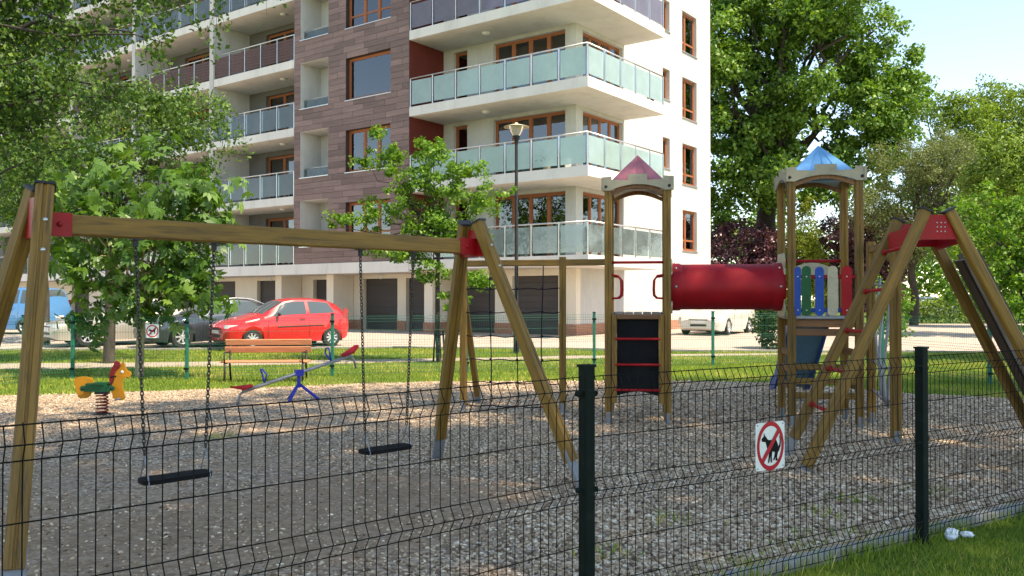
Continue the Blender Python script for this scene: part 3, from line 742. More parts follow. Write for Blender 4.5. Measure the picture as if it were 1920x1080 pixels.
# slide going off behind
sp = [Vector((X2 + T2 * .5, .80, 1.31)), Vector((X2 + T2 * .5, 1.05, 1.26)), Vector((X2 + T2 * .5 + .02, 1.5, .98)), Vector((X2 + T2 * .5 + .05, 2.3, .52)), Vector((X2 + T2 * .5 + .08, 2.85, .25)), Vector((X2 + T2 * .5 + .1, 3.4, .17))]
def ribbon(path, a0, a1, th, up0, up1):
    mb = MB(); v = []
    for p in path: v += [(p.x + a0, p.y, p.z + up0), (p.x + a1, p.y, p.z + up0), (p.x + a1, p.y, p.z + up1), (p.x + a0, p.y, p.z + up1)]
    f = []
    for i in range(len(path) - 1):
        for k in range(4): f.append((4*i + k, 4*i + (k+1) % 4, 4*i + 4 + (k+1) % 4, 4*i + 4 + k))
    f += [(3,2,1,0), tuple(4*(len(path)-1) + k for k in range(4))]
    return mb.add(v, f)
sl = ribbon(sp, -.23, .23, 0, -.03, 0).build('slide', M['slide_blue'], PS)
for k in (-1, 1): ribbon(sp, k * .23, k * .262, 0, -.08, .13).build('slide_side', M['blue'], sl)
# posts and steel tube climber between the blue-roofed tower and the ladder
post(3.21, .45, 0, 2.24, .095); post(3.08, -1.07, 0, 2.18, .10)
bar('link_beam', (3.21, .40, 2.15), (3.085, -1.02, 2.11), .07, .085, M['wood'], PS)
for k, q in enumerate((.30, .48, .66, .82)):
    y = .40 - 1.42 * q; x = 3.21 - .125 * q
    mb = MB(); pts = [(x + .03 * math.sin(z * 4 + k), y, z) for z in np.linspace(.35, 1.78 - .1 * k, 12)]; mb.tube(pts, .017, 8); mb.build('climbing_tube', M['steel'], PS, smooth=True)
for z in (.42, .78, 1.72):
    mb = MB(); mb.tube([(3.20, .38, z), (3.15, -.3, z - .03), (3.09, -1.03, z)], .015, 8); mb.build('climbing_tube', M['steel'], PS, smooth=True)

# ------------------------------------------------------------------ A-shaped ladder with slide board
AF = thing('climbing_frame', (3.85, 8.12, 0), 0, 'wooden A-shaped ladder with red rungs, red top brackets and a grey board', 'climbing frame')
def AL(x, y, z): return (x - 3.85, y - 8.12, z)
ST = {}
for key, f, t in (('ln', (2.60, 7.72, 0), (3.72, 7.78, 2.33)), ('lf', (2.66, 8.45, 0), (3.77, 8.45, 2.30)), ('rn', (5.12, 7.72, 0), (3.93, 7.78, 2.33)), ('rf', (5.22, 8.50, 0), (4.06, 8.50, 2.30))):
    f = Vector(AL(*f)); t = Vector(AL(*t)); ST[key] = (f, t); d = t - f
    bar('stringer', f + d * (.02 if key == 'ln' else .08), t, .092, .092, M['wood'], AF, up=(0, 1, 0), groove=.0, ch=.012)
    bar('metal_foot', f - d * .02, f + d * (.03 if key == 'ln' else .15), .09, .03, M['foot'], AF, up=(0, 1, 0), ch=.003)
    bar('end_cap', t, t + d.normalized() * .016, .115, .12, M['dark_metal'], AF, up=(0, 1, 0), ch=.01)
for q in (.225, .375, .535, .70, .865):
    a = ST['ln'][0].lerp(ST['ln'][1], q); b = ST['lf'][0].lerp(ST['lf'][1], q + .0)
    MB().tube([a, b], .017, 10).build('rung', M['red'], AF, smooth=True)
    for p, s in ((b, -1), (a, 1)):
        MB().lathe([(.017, .035), (.021, .02), (.029, .010), (.029, 0)], 12, lambda x, y, z, p=p, s=s: (p.x + x, p.y + s * (.054 + z) , p.z + y)).build('rung_socket', M['red'], AF, smooth=True)
for key in ('n', 'f'):
    l = ST['l' + key]; r_ = ST['r' + key]; yy = l[1].y
    a = l[0].lerp(l[1], .985); b = r_[0].lerp(r_[1], .985); c = r_[0].lerp(r_[1], .89); d = l[0].lerp(l[1], .89)
    mb = MB(); off = -.004 if key == 'n' else .0
    mb.prism([(a.x, a.z), (d.x, d.z), (c.x, c.z), (b.x, b.z)], lambda p, q, yy=yy: (p, yy - .012 + off, q), (0, .024, 0))
    pl = mb.build('top_bracket', M['red'], AF)
    for i in range(3):
        for j in range(3):
            p = Vector((.5 * (a.x + b.x) + .03 + (i - 1) * .035, 0, .5 * (a.z + c.z) + (j - 1) * .04))
            MB().lathe([(0, .006), (.006, .004), (.008, 0)], 6, lambda x, y, z, p=p, yy=yy: (p.x + x, yy - .016 - z, p.z + y)).build('bolt', M['stainless'], pl)
yn, yf = ST['ln'][1].y + .055, ST['lf'][1].y - .055
for ka in ('l', 'r'):
    p = ST[ka + 'n'][0].lerp(ST[ka + 'n'][1], .91); q = ST[ka + 'f'][0].lerp(ST[ka + 'f'][1], .91); dd = (q - p).normalized() * .056
    bar('cross_plate', p + dd, q - dd, .014, .16, M['red'], AF, ch=.002)
f0, t0 = ST['rn']; d = (t0 - f0).normalized(); nrm = Vector((d.z, 0, -d.x))
a = f0 + d * .18; b = f0 + d * 2.12
def slab(a, b, y0, y1, o0, o1):
    mb = MB(); v = []
    for p in (a, b):
        for (yy, oo) in ((y0, o0), (y1, o0), (y1, o1), (y0, o1)): v.append((p.x + nrm.x * oo + .125 * (yy - yn) / (yf - yn), yy, p.z + nrm.z * oo))
    return mb.add(v, [(0,1,2,3),(7,6,5,4),(0,4,5,1),(1,5,6,2),(2,6,7,3),(3,7,4,0)])
M['slide_grey'] = paint('worn_grey_board', (.25, .235, .22), .6, .25, 2.5, .3, 40, dirt=.8, dirtcol=(.07, .045, .03))
M['dark_board'] = wood('dark_board', (.055, .032, .020), (.03, .016, .010))
sb = slab(a, b, yn - .05, yf + .05, .053, .068).build('slide_board', M['slide_grey'], AF)
for y0, y1 in ((yn - .002, yn + .03), (yf - .03, yf + .002)):
    slab(a - d * .02, b + d * .05, y0, y1, .070, .115).build('side_board', M['dark_board'], sb)
slab(a, b, yf - .20, yf + .045, .030, .052).build('backing_plank', M['dark_board'], sb)

# ------------------------------------------------------------------ see-saw
SS = thing('seesaw', (-3.2, 13.0, 0), math.atan2(1.1, 1.55), 'grey pipe seesaw with red seats on a blue three-legged stand', 'seesaw')
tilt = R(15); L2 = .88; HZ = .42
def sp_(s, up=0, side=0): return (s * math.cos(tilt) - up * math.sin(tilt), side, HZ + s * math.sin(tilt) + up * math.cos(tilt))
MB().tube([sp_(-L2), sp_(L2)], .026, 12).build('pipe', M['steel'], SS, smooth=True)
for e in (-1, 1):
    out = [(-.17, .0), (-.15, .075), (-.03, .10), (.10, .07), (.14, .03), (.14, -.03), (.10, -.07), (-.03, -.10), (-.15, -.075)]
    mb = MB(); v = []
    for (a, b) in out:
        s = e * (L2 - .02 + .0) + (-e) * a; rise = .035 + (.07 if a < -.12 else 0)
        v += [sp_(s, rise + .0, b), sp_(s, rise + .025, b)]
    n = len(out); fs = [tuple(2*i for i in range(n))[::-1], tuple(2*i + 1 for i in range(n))] + [(2*i, 2*((i+1) % n), 2*((i+1) % n) + 1, 2*i + 1) for i in range(n)]
    mb.add(v, fs); mb.build('seat', M['red'], SS)
    h = MB(); s = e * (L2 - .34)
    h.tube([sp_(s, .02, -.0), sp_(s - e * .03, .14, -.09), sp_(s - e * .01, .22, -.06), sp_(s - e * .0, .23, 0), sp_(s - e * .01, .22, .06), sp_(s - e * .03, .14, .09), sp_(s, .02, 0)], .012, 7); h.build('handle', M['navy'], SS, smooth=True)
    l = MB(); q = Vector(sp_(e * (L2 - .02), -.0)); l.tube([q, q + Vector((e * .06, 0, -.05)), q + Vector((e * .10, 0, -.20))], .018, 8); l.build('bumper_pipe', M['steel'], SS, smooth=True)
mb = MB(); mb.tube([(0, 0, .20), (0, 0, HZ - .02)], .028, 10); mb.box(-.06, .06, -.045, .045, HZ - .04, HZ + .045); st = mb.build('stand', M['navy'], SS)
for a in (20, 140, 260):
    c, s = math.cos(R(a - 41)), math.sin(R(a - 41))
    MB().tube([(0, 0, .26), (c * .31, s * .31, .0)], .022, 8).build('stand_leg', M['navy'], st, smooth=True)

# ------------------------------------------------------------------ spring horse
HO = thing('spring_rider', (-5.42, 11.45, 0), R(2), 'yellow horse spring rider with red mane on a coiled spring', 'spring rider')
mb = MB(); pts = []; turns = 6.2
for k in range(130):
    t = k / 129; a = 2 * math.pi * turns * t; pts.append((.082 * math.cos(a), .082 * math.sin(a), .02 + .30 * t))
M['spring'] = paint('dark_red_spring', (.12, .012, .012), .5, .3, dirt=.3)
mb.tube(pts, .011, 7); mb.build('spring', M['spring'], HO, smooth=True)
MB().lathe([(0, .02), (.12, .02), (.13, .012), (.13, 0)], 20).build('ground_plate', M['dark_metal'], HO)
def outline(name, pts, y0, th, m, par=HO, smooth=False):
    n = len(pts); q = []
    for i in range(n):                       # Chaikin rounding
        a = Vector(pts[i]); b = Vector(pts[(i + 1) % n]); q += [tuple(a.lerp(b, .22)), tuple(a.lerp(b, .78))]
    mb = MB(); mb.prism(q, lambda a, b: (a, y0, b), (0, th, 0)); return mb.build(name, m, par)
head = [(.17, .225), (.33, .215), (.335, .30), (.30, .42), (.305, .53), (.34, .565), (.415, .565), (.435, .61), (.42, .645), (.375, .665), (.345, .71), (.325, .79), (.285, .78), (.262, .74), (.215, .755), (.165, .70), (.125, .60), (.118, .48), (.14, .37)]
hd = outline('head_board', head, -.012, .024, M['yellow'])
mane = [(.118, .48), (.105, .58), (.135, .69), (.19, .775), (.225, .80), (.25, .745), (.255, .70), (.205, .655), (.18, .58), (.17, .49), (.145, .44)]
outline('mane', mane, -.019, .038, M['maroon'], hd); outline('ear', [(.175, .74), (.20, .815), (.235, .80), (.285, .735), (.25, .71)], -.026, .052, M['maroon'], hd)
for s in (-1, 1):
    MB().lathe([(0, .008), (.018, .006), (.022, 0)], 12, lambda x, y, z, s=s: (.30 + x, s * (.013 + z), .645 + y)).build('eye', M['white'], hd, smooth=True)
tail = [(-.41, .54), (-.36, .575), (-.20, .575), (-.13, .53), (-.11, .44), (-.155, .37), (-.18, .26), (-.34, .245), (-.365, .32), (-.395, .42)]
outline('hindquarter_board', tail, -.012, .024, M['yellow'])
for s in (-1, 1):
    outline('side_board', [(-.30, .40), (-.27, .455), (.18, .455), (.225, .405), (.18, .355), (-.27, .355)], s * .075 - .011, .022, M['green'])
    for bx in (-.25, .17): MB().lathe([(0, .012), (.016, .009), (.02, 0)], 10, lambda x, y, z, s=s, bx=bx: (bx + x, s * (.086 + z), .405 + y)).build('bolt', M['dark_metal'], HO, smooth=True)
mb = MB(); mb.prism([(-.19, -.13), (.04, -.12), (.09, -.06), (.09, .06), (.04, .12), (-.19, .13)], lambda a, b: (a, b, .455), (0, 0, .028)); mb.build('seat', M['green'], HO)
mb = MB(); mb.box(-.09, .09, -.064, .064, .315, .40); mb.build('spring_mount', M['dark_metal'], HO)
MB().tube([(.20, -.17, .58), (.20, .17, .58)], .013, 8).build('hand_grip', M['black'], HO, smooth=True)
MB().tube([(.27, -.17, .245), (.27, .17, .245)], .015, 8).build('foot_rest', M['steel'], HO, smooth=True)

HO.scale = (.88, .88, .88)
# ------------------------------------------------------------------ bench
BE = thing('park_bench', (-4.55, 16.05, 0), R(4), 'park bench with terracotta wooden slats and black iron legs behind the seesaw', 'bench')
for k, (y, z) in enumerate(((-.20, .375), (-.075, .37), (.05, .375))):
    bar('seat_slat', (-.79, y, z), (.79, y, z), .115, .032, M['bench'], BE, ch=.008)
for k, (y, z) in enumerate(((.145, .58), (.185, .715))):
    bar('back_slat', (-.79, y, z), (.79, y, z), .032, .115, M['bench'], BE, up=(0, -.25, 1), ch=.008)
for x in (-.70, .70):
    fr = MB()
    fr.tube([(x, -.27, 0), (x, -.24, .18), (x, -.25, .345), (x, -.02, .352), (x, .12, .36), (x, .17, .55), (x, .225, .78)], .019, 8)
    fr.tube([(x, .20, 0), (x, .15, .20), (x, .11, .36)], .019, 8)
    fr.build('iron_leg', M['dark_metal'], BE, smooth=True)
    ar = MB(); ar.tube([(x, -.25, .35), (x, -.29, .45), (x, -.26, .54), (x, -.18, .55), (x, .05, .53), (x, .16, .56)], .015, 8); ar.build('armrest', M['dark_metal'], BE, smooth=True)

# ------------------------------------------------------------------ near wire-panel fence
NF = thing('wire_fence', (0, 0, 0), 0, 'dark green welded wire panel fence with square posts in the foreground', 'fence')
def fpost(p, ang, h, tilt=0):
    o = bar('post', (p.x, p.y, -.1), (p.x + tilt, p.y, h), .058, .058, M['fence'], NF, up=(math.cos(ang), math.sin(ang), 0), ch=.004)
    MB().box(-.033, .033, -.033, .033, 0, .012).build('cap', M['fence'], NF, loc=(p.x + tilt, p.y, h)).rotation_euler.z = ang
    d = Vector((math.cos(ang), math.sin(ang))); n_ = Vector((-d.y, d.x))
    for z in (1.10, .65, .18):
        for s in (-1, 1):
            c = Vector((p.x + tilt * z / h, p.y)) + d * s * .044
            mb = MB(); mb.lathe([(.014, -.014), (.014, .014)], 8, lambda x, y, q: (x, q, y), caps=True); cl = mb.build('clamp', M['fence'], NF, loc=(c.x, c.y, z)); cl.rotation_euler.z = ang
    return o
ZW = [(1.18, 0), (1.125, 1), (1.075, 0), (.895, 0), (.70, 0), (.648, 1), (.60, 0), (.395, 0), (.205, 0), (.150, 1), (.10, 0), (.045, 0)]
VB = .030
def vwire_mesh():
    mb = MB(); path = [(0, -VB * k, z) for z, k in ZW]; path[0] = (0, 0, 1.184)
    mb.tube(path, .0022, 5); me = mb.build('vertical_wire', M['fence_wire'], NF, smooth=True); return me
vw = vwire_mesh(); first = [True]
def fence_panel(p0, p1):
    d = (p1 - p0); L = d.length; d.normalize(); ang = math.atan2(d.y, d.x); a = p0 + d * .045; b = p1 - d * .045; n = int(round((L - .09) / .05))
    nn = Vector((d.y, -d.x))
    for z, k in ZW:
        o_ = nn * (VB * k + .004)
        MB().tube([(a.x + o_.x, a.y + o_.y, z), (b.x + o_.x, b.y + o_.y, z)], .0025, 5).build('horizontal_wire', M['fence_wire'], NF, smooth=True)
    for i in range(n + 1):
        p = a.lerp(b, i / n)
        if first[0]: o = vw; first[0] = False
        else: o = vw.copy(); COL.objects.link(o); o.parent = NF
        o.location = (p.x, p.y, random.uniform(-.002, .002)); o.rotation_euler.z = ang
FPm = FP0 - DL * 2.643; FP2 = FP1 + DR * 2.643
for p, an, h in ((FPm, math.atan2(DL.y, DL.x), 1.225), (FP0, math.atan2(DR.y, DR.x), 1.225), (FP1, math.atan2(DR.y, DR.x), 1.228), (FP2, math.atan2(DR.y, DR.x), 1.228)): fpost(p, an, h)
fence_panel(FPm, FP0); fence_panel(FP0, FP1); fence_panel(FP1, FP2)

# ------------------------------------------------------------------ far fence
def far_fence(pts, label):
    root = thing('wire_fence', (0, 0, 0), 0, label, 'fence')
    for i, p in enumerate(pts):
        bar('post', (p[0], p[1], -.05), (p[0], p[1], 1.225), .06, .05, M['far_fence'], root, up=(0, 1, 0), ch=.004)
        MB().box(-.035, .035, -.035, .035, 0, .014).build('cap', M['fence'], root, loc=(p[0], p[1], 1.225))
        for z in (1.08, .2): MB().box(-.045, .045, -.045, -.024, -.02, .02).build('clamp', M['fence'], root, loc=(p[0], p[1], z))
    for a, b in zip(pts[:-1], pts[1:]):
        a = Vector(a); b = Vector(b); d = b - a; L = d.length; n = int(L / .052); d.normalize(); nn = Vector((d.y, -d.x)); mb = MB()
        for z, k in ZW: mb.tube([(a.x + nn.x * VB * k, a.y + nn.y * VB * k, z), (b.x + nn.x * VB * k, b.y + nn.y * VB * k, z)], .0026, 4, caps=False)
        for i in range(n + 1):
            p = a.lerp(b, i / n); mb.tube([(p.x + nn.x * VB * k, p.y + nn.y * VB * k, z) for z, k in ZW], .0021, 3, caps=False)
        tag(mb.build('wire_panel', M['far_fence'], root, fix=False), kind='stuff')
    return root
far_fence([(-9.5, 12.4), (-8.8, 15.6), (-8.35, 16.45), (-6.18, 16.45), (-3.56, 17.15), (-.93, 17.95), (1.80, 18.95), (4.62, 19.9), (7.1, 20.75), (7.75, 18.1), (8.5, 15.4), (9.3, 12.7)], 'bright green wire fence along the back of the playground')

# ------------------------------------------------------------------ no-dogs signs
def dog_sign(loc, rz, w, h, label, crouch, lean=0):
    s = thing('sign', loc, rz, label, 'sign')
    r = .012 * w / .2; b = MB(); o = []
    for cx, cy, a0 in ((w/2 - r, h/2 - r, 0), (-w/2 + r, h/2 - r, 90), (-w/2 + r, -h/2 + r, 180), (w/2 - r, -h/2 + r, 270)):
        for k in range(4): o.append((cx + r * math.cos(R(a0 + 30 * k)), cy + r * math.sin(R(a0 + 30 * k))))
    b.prism(o, lambda a, c: (a, 0, c), (0, .003, 0)); b.build('board', M['white'], s)
    k = min(w, h) / .2
    ry = .92 if crouch else .9
    def ring(r0, r1, sy): 
        v = []; f = []; n = 48
        for i in range(n):
            a = 2 * math.pi * i / n; v += [(r0 * math.cos(a) * k, -.0012, r0 * math.sin(a) * k * sy), (r1 * math.cos(a) * k, -.0012, r1 * math.sin(a) * k * sy)]
        for i in range(n): j = (i + 1) % n; f.append((2*i, 2*i + 1, 2*j + 1, 2*j))
        return MB().add(v, f)
    sy = 1.25 if crouch else 1.0
    ring(.076, .094, sy).build('red_ring', M['signred'], s, fix=False)
    if crouch:   # squatting dog: head left, back arched, hind legs gathered, tail curled up
        dog = [(-.062, .030), (-.048, .038), (-.046, .052), (-.040, .042), (-.032, .036), (-.018, .024), (.004, .022), (.024, .026), (.040, .020), (.050, .004), (.054, -.006), (.062, .002), (.066, .020), (.060, .034), (.064, .036), (.072, .020), (.070, -.004), (.060, -.020), (.050, -.030), (.044, -.048), (.050, -.058), (.034, -.060), (.036, -.044), (.026, -.056), (.014, -.056), (.024, -.046), (.030, -.026), (.012, -.022), (.008, -.040), (.010, -.064), (.000, -.064), (-.002, -.036), (-.010, -.064), (-.018, -.064), (-.012, -.030), (-.024, -.006), (-.034, .016), (-.046, .018), (-.060, .020)]
    else:
        dog = [(-.060, .018), (-.046, .030), (-.040, .042), (-.034, .030), (-.020, .018), (.028, .018), (.052, .044), (.058, .040), (.042, .010), (.042, -.050), (.032, -.050), (.028, -.012), (-.014, -.012), (-.016, -.050), (-.026, -.050), (-.028, -.004), (-.040, .008), (-.058, .008)]
    MB().prism([(a * k, b_ * k * sy) for a, b_ in dog], lambda a, c: (a, -.0022, c), (0, .0008, 0)).build('dog_silhouette', M['black'], s)
    if crouch:
        MB().prism([(.056 * k, -.062 * k * sy), (.062 * k, -.062 * k * sy), (.060 * k, -.052 * k * sy)], lambda a, c: (a, -.0022, c), (0, .0008, 0)).build('dropping_mark', M['black'], s)
    q = .708 * .08; t = .007
    MB().prism([((-q - t) * k, (-q + t) * k * sy), ((-q + t) * k, (-q - t) * k * sy), ((q + t) * k, (q - t) * k * sy), ((q - t) * k, (q + t) * k * sy)], lambda a, c: (a, -.0032, c), (0, .0008, 0)).build('red_bar', M['signred'], s)
    for x, z in ((-w*.44, h*.45), (w*.44, h*.45), (-w*.44, -h*.45), (w*.44, -h*.45)):
        MB().lathe([(0, .002), (.004, .0015), (.005, 0)], 8, lambda a, b_, c, x=x, z=z: (x + a, -.0002 - c, z + b_)).build('screw', M['steel'], s)
    return s
ps = fence_pt(1.205); an = math.atan2(DR.y, DR.x)
dog_sign((ps.x + .533 * .042, ps.y - .846 * .042, .752), an, .225, .255, 'white square sign with crossed-out squatting dog on the near fence', True)
a_ = Vector((-8.35, 16.45)).lerp(Vector((-6.18, 16.45)), .66)
dog_sign((-6.82, 16.405, .915), 0, .25, .26, 'small white sign with crossed-out dog on the far fence', False)

# litter on the lawn
LT = thing('litter', (2.86, 5.58, 0), R(15), 'crumpled white scrap of litter lying on the near lawn', 'litter')
def lump(name, c, sx, sy, sz, seed, rot):
    r = random.Random(seed); bm = bmesh.new(); bmesh.ops.create_icosphere(bm, subdivisions=3, radius=1)
    for v in bm.verts:
        n = v.co; k = 1 + .22 * math.sin(n.x * 6 + seed) * math.cos(n.y * 7 + n.z * 3) + .10 * math.sin(n.z * 13 + n.x * 9 + seed)
        v.co = Vector((n.x * sx, n.y * sy, n.z * sz)) * k
    bmesh.ops.rotate(bm, verts=bm.verts, matrix=Matrix.Rotation(rot, 3, 'Z'))
    me = bpy.data.meshes.new(name); bm.to_mesh(me); bm.free(); me.materials.append(M['litter'])
    o = bpy.data.objects.new(name, me); link(o, LT); o.location = c
lump('crumpled_paper', (-.03, .01, .035), .055, .035, .032, 2, .3); lump('crumpled_paper', (.07, -.01, .025), .04, .028, .02, 5, -.4); lump('crumpled_paper', (-.06, -.03, .022), .045, .022, .018, 9, .1)

# ------------------------------------------------------------------ apartment building
BZ0 = .15
BL = thing('apartment_building', (2.34, 31.6, 0), R(-36.5), 'white and brown apartment block with glass balconies above a row of garages', 'building')
FL = [3.0 * k for k in range(1, 8)]         # floor levels; FL[0] is the first floor
def pbox(mb, pl, a0, a1, z0, z1, d0, d1):
    k, c = pl
    if k == 'L': mb.box(a0, a1, c + d0, c + d1, z0, z1)
    else: mb.box(c - d1, c - d0, a0, a1, z0, z1)
def wall_open(name, pl, a0, a1, z0, z1, ops, th, m, parent=BL):
    A = sorted({a0, a1} | {v for o in ops for v in o[:2]}); Z = sorted({z0, z1} | {v for o in ops for v in o[2:4]})
    A = [v for v in A if a0 <= v <= a1]; Z = [v for v in Z if z0 <= v <= z1]; mb = MB()
    for zi in range(len(Z) - 1):
        run = None
        for ai in range(len(A) - 1):
            ca, cz = (A[ai] + A[ai+1]) / 2, (Z[zi] + Z[zi+1]) / 2
            solid = not any(o[0] < ca < o[1] and o[2] < cz < o[3] for o in ops)
            if solid and run is None: run = A[ai]
            if (not solid) and run is not None: pbox(mb, pl, run, A[ai], Z[zi], Z[zi+1], 0, th); run = None
        if run is not None: pbox(mb, pl, run, A[-1], Z[zi], Z[zi+1], 0, th)
    return mb.build(name, m, parent)
def curtain(parent, pl, a0, a1, z0, z1, dep):
    k, c = pl; n = max(6, int((a1 - a0) / .05)); v = []; f = []
    for i in range(n + 1):
        a = a0 + (a1 - a0) * i / n; d = dep + .03 * math.sin(i * 1.9) + .015 * math.sin(i * .7)
        for z in (z0, z1): v.append((a, c + d, z) if k == 'L' else (c - d, a, z))
    for i in range(n): f.append((2*i, 2*i + 2, 2*i + 3, 2*i + 1))
    MB().add(v, f).build('curtain', M['curtain'], parent, smooth=True)
def window(pl, a0, a1, z0, z1, dep, cols, curt=(), sill=True, transom=None, fw=.07, sash=True):
    mb = MB(); D0, D1 = dep, dep + .07
    pbox(mb, pl, a0, a1, z0, z0 + fw, D0, D1); pbox(mb, pl, a0, a1, z1 - fw, z1, D0, D1)
    pbox(mb, pl, a0, a0 + fw, z0 + fw, z1 - fw, D0, D1); pbox(mb, pl, a1 - fw, a1, z0 + fw, z1 - fw, D0, D1)
    xs = [a0 + (a1 - a0) * c for c in cols]
    for x in xs: pbox(mb, pl, x - fw * .7, x + fw * .7, z0 + fw, z1 - fw, D0 - .008, D1 - .01)
    w = mb.build('window', M['frame'], BL)
    E = [a0 + fw] + xs + [a1 - fw]
    for i in range(len(E) - 1):
        p0 = E[i] + (fw * .7 if i else 0); p1 = E[i+1] - (fw * .7 if i < len(E) - 2 else 0)
        if sash and p1 - p0 > .3:
            s = MB(); q = .045
            pbox(s, pl, p0, p1, z0 + fw, z0 + fw + q, D0 + .012, D1 - .006); pbox(s, pl, p0, p1, z1 - fw - q, z1 - fw, D0 + .012, D1 - .006)
            pbox(s, pl, p0, p0 + q, z0 + fw + q, z1 - fw - q, D0 + .012, D1 - .006); pbox(s, pl, p1 - q, p1, z0 + fw + q, z1 - fw - q, D0 + .012, D1 - .006)
            if transom: pbox(s, pl, p0 + q, p1 - q, transom - .04, transom + .04, D0 + .010, D1 - .006)
            s.build('sash', M['frame'], w)
        g = MB(); pbox(g, pl, p0, p1, z0 + fw, z1 - fw, D0 + .03, D0 + .04); g.build('pane', M['pane'], w)
        if i in curt: curtain(w, pl, p0 + .02, p1 - .02, z0 + fw, z1 - fw, dep + .22)
    if sill:
        s = MB(); pbox(s, pl, a0 - .05, a1 + .05, z0 - .035, z0 - .004, -.05, dep); s.build('sill', M['stainless'], w)
    return w

XE = -46.4; YB = 12.0; ZR = 21.6
LP = ('L', 0.0); RP = ('R', 0.0); FPN = ('L', -2.05)
# bays of the long facade: (x right, x left)
BAYS = [(-13.3, -19.2), (-19.5, -26.1), (-26.4, -32.7), (-33.0, -39.4), (-39.7, -46.1)]
GAR = [(-2.9, -.77), (-5.87, -3.74), (-8.5, -6.6), (-11.1, -9.0), (-14.4, -12.26), (-18.55, -16.5), (-22.4, -20.3), (-25.6, -23.5), (-29.4, -27.3), (-32.6, -30.4), (-36.8, -34.7)]
ops = [(a, b, BZ0 - .1, 2.38) for a, b in GAR]; wins = []
for f in FL[:6]:
    ops += [(-3.82, -.46, f + .02, f + 2.5), (-5.87, -5.15, f + .02, f + 2.5)]
    for xr, xl in BAYS: ops.append((xl + 1.3, xr - .55, f + .02, f + 2.4))
low = wall_open('garage_wall', LP, XE, 0, BZ0 - .3, 2.62, ops[:len(GAR)], .3, M['cream_wall'])
wall_open('balcony_wall', LP, -6.4, 0, 2.62, ZR, ops[len(GAR):], .3, M['wall'])
wall_open('loggia_wall', LP, XE, -13.3, 2.62, ZR, ops[len(GAR):], .3, M['grey_wall'])
opsR = []
for f in FL[:6]: opsR += [(.48, 3.49, f + .02, f + 2.5), (7.0, 7.68, f + 1.16, f + 2.5), (8.94, 10.47, f + .66, f + 2.5)]
mb = MB()
wall_open('side_wall', RP, .3, YB, BZ0 - .3, ZR, opsR, .3, M['wall'])
mb = MB(); mb.box(XE, -.3, YB - .3, YB, -.15, ZR - .001); mb.box(XE, XE + .3, .3, YB - .3, -.15, ZR - .001)
tag(mb.build('back_wall', M['wall'], BL), kind=None)
MB().box(XE, .25, -2.2, YB + .2, ZR, ZR + .35).build('roof', M['soffit'], BL)
mb = MB(); mb.box(XE + 1.2, -1.3, 1.3, YB - 1.2, -.1, ZR - .1); mb.build('dark_core', M['interior'], BL)  # added dark block: the rooms' shade is in its colour
for z in FL: MB().box(XE + .31, -.31, .31, YB - .31, z - .30, z - .02).build('floor_slab', M['soffit'], BL)
# windows
for k, f in enumerate(FL[:5]):
    cu = [(1, 2), (0, 1, 2, 3), (2, 3), (0, 1), (0, 3)][k]
    window(LP, -3.82, -.46, f + .02, f + 2.5, .16, (.26, .5, .75), cu, False)
    window(LP, -5.87, -5.15, f + .02, f + 2.5, .16, (), (), False)
    window(RP, .48, 3.49, f + .02, f + 2.5, .16, (.26, .5, .75), [(0, 1), (1,), (), (0, 1, 2), ()][k], False)
    window(RP, 7.0, 7.68, f + 1.16, f + 2.5, .16, (), (), True)
    window(RP, 8.94, 10.47, f + .66, f + 2.5, .14, (.36,), [(1,), (0,), (1,), (0, 1), ()][k], True, f + 1.15)
for bi, (xr, xl) in enumerate(BAYS[:4]):
    for k, f in enumerate(FL[:6]):
        window(LP, xl + 1.3, xr - .55, f + .02, f + 2.4, .16, (.3, .55, .8), ((k + bi) % 4,) if k % 2 else (1, 2), False)
# garage doors, each built from horizontal slats
for i, (a, b) in enumerate(GAR):
    d = MB(); d.box(a, b, .225, .25, BZ0 - .1, 2.38); dr = d.build('garage_door', M['garage'], BL)
    if i < 7:
        for k in range(9):
            z = BZ0 + .02 + k * .245; MB().box(a + .02, b - .02, .19, .226, z, z + .228).build('slat', M['garage'], dr)
    # piers: brick plinth in front of the wall between doors
pl_edges = [0.0] + [v for a, b in GAR for v in (b, a)] + [XE]
for i in range(0, len(pl_edges), 2):
    b, a = pl_edges[i], pl_edges[i + 1] if i + 1 < len(pl_edges) else XE
    MB().box(a + .001, b + (.03 if i == 0 else -.001), -.03, -.001, BZ0 - .2, BZ0 + .42).build('brick_plinth', M['brickplinth'], BL)
MB().box(.001, .03, 0, YB, BZ0 - .2, BZ0 + .42).build('brick_plinth', M['brickplinth'], BL)
for x in (-6.15, -11.9, -15.4):      # short cross walls between the garages
    MB().box(x - .22, x + .22, -1.2, -.032, BZ0 - .2, 2.62).build('garage_pier', M['cream_wall'], BL)
    MB().box(x - .25, x + .25, -1.23, -.033, BZ0 - .21, BZ0 + .42).build('brick_plinth', M['brickplinth'], BL)
for x in (-4.8, -10, -13.3, -17.5):
    MB().lathe([(0, .10), (.09, .075), (.13, .0)], 14, lambda a, b, z, x=x: (x + a, -z, 2.50 - .02 + b)).build('wall_lamp', M['white'], BL, smooth=True)

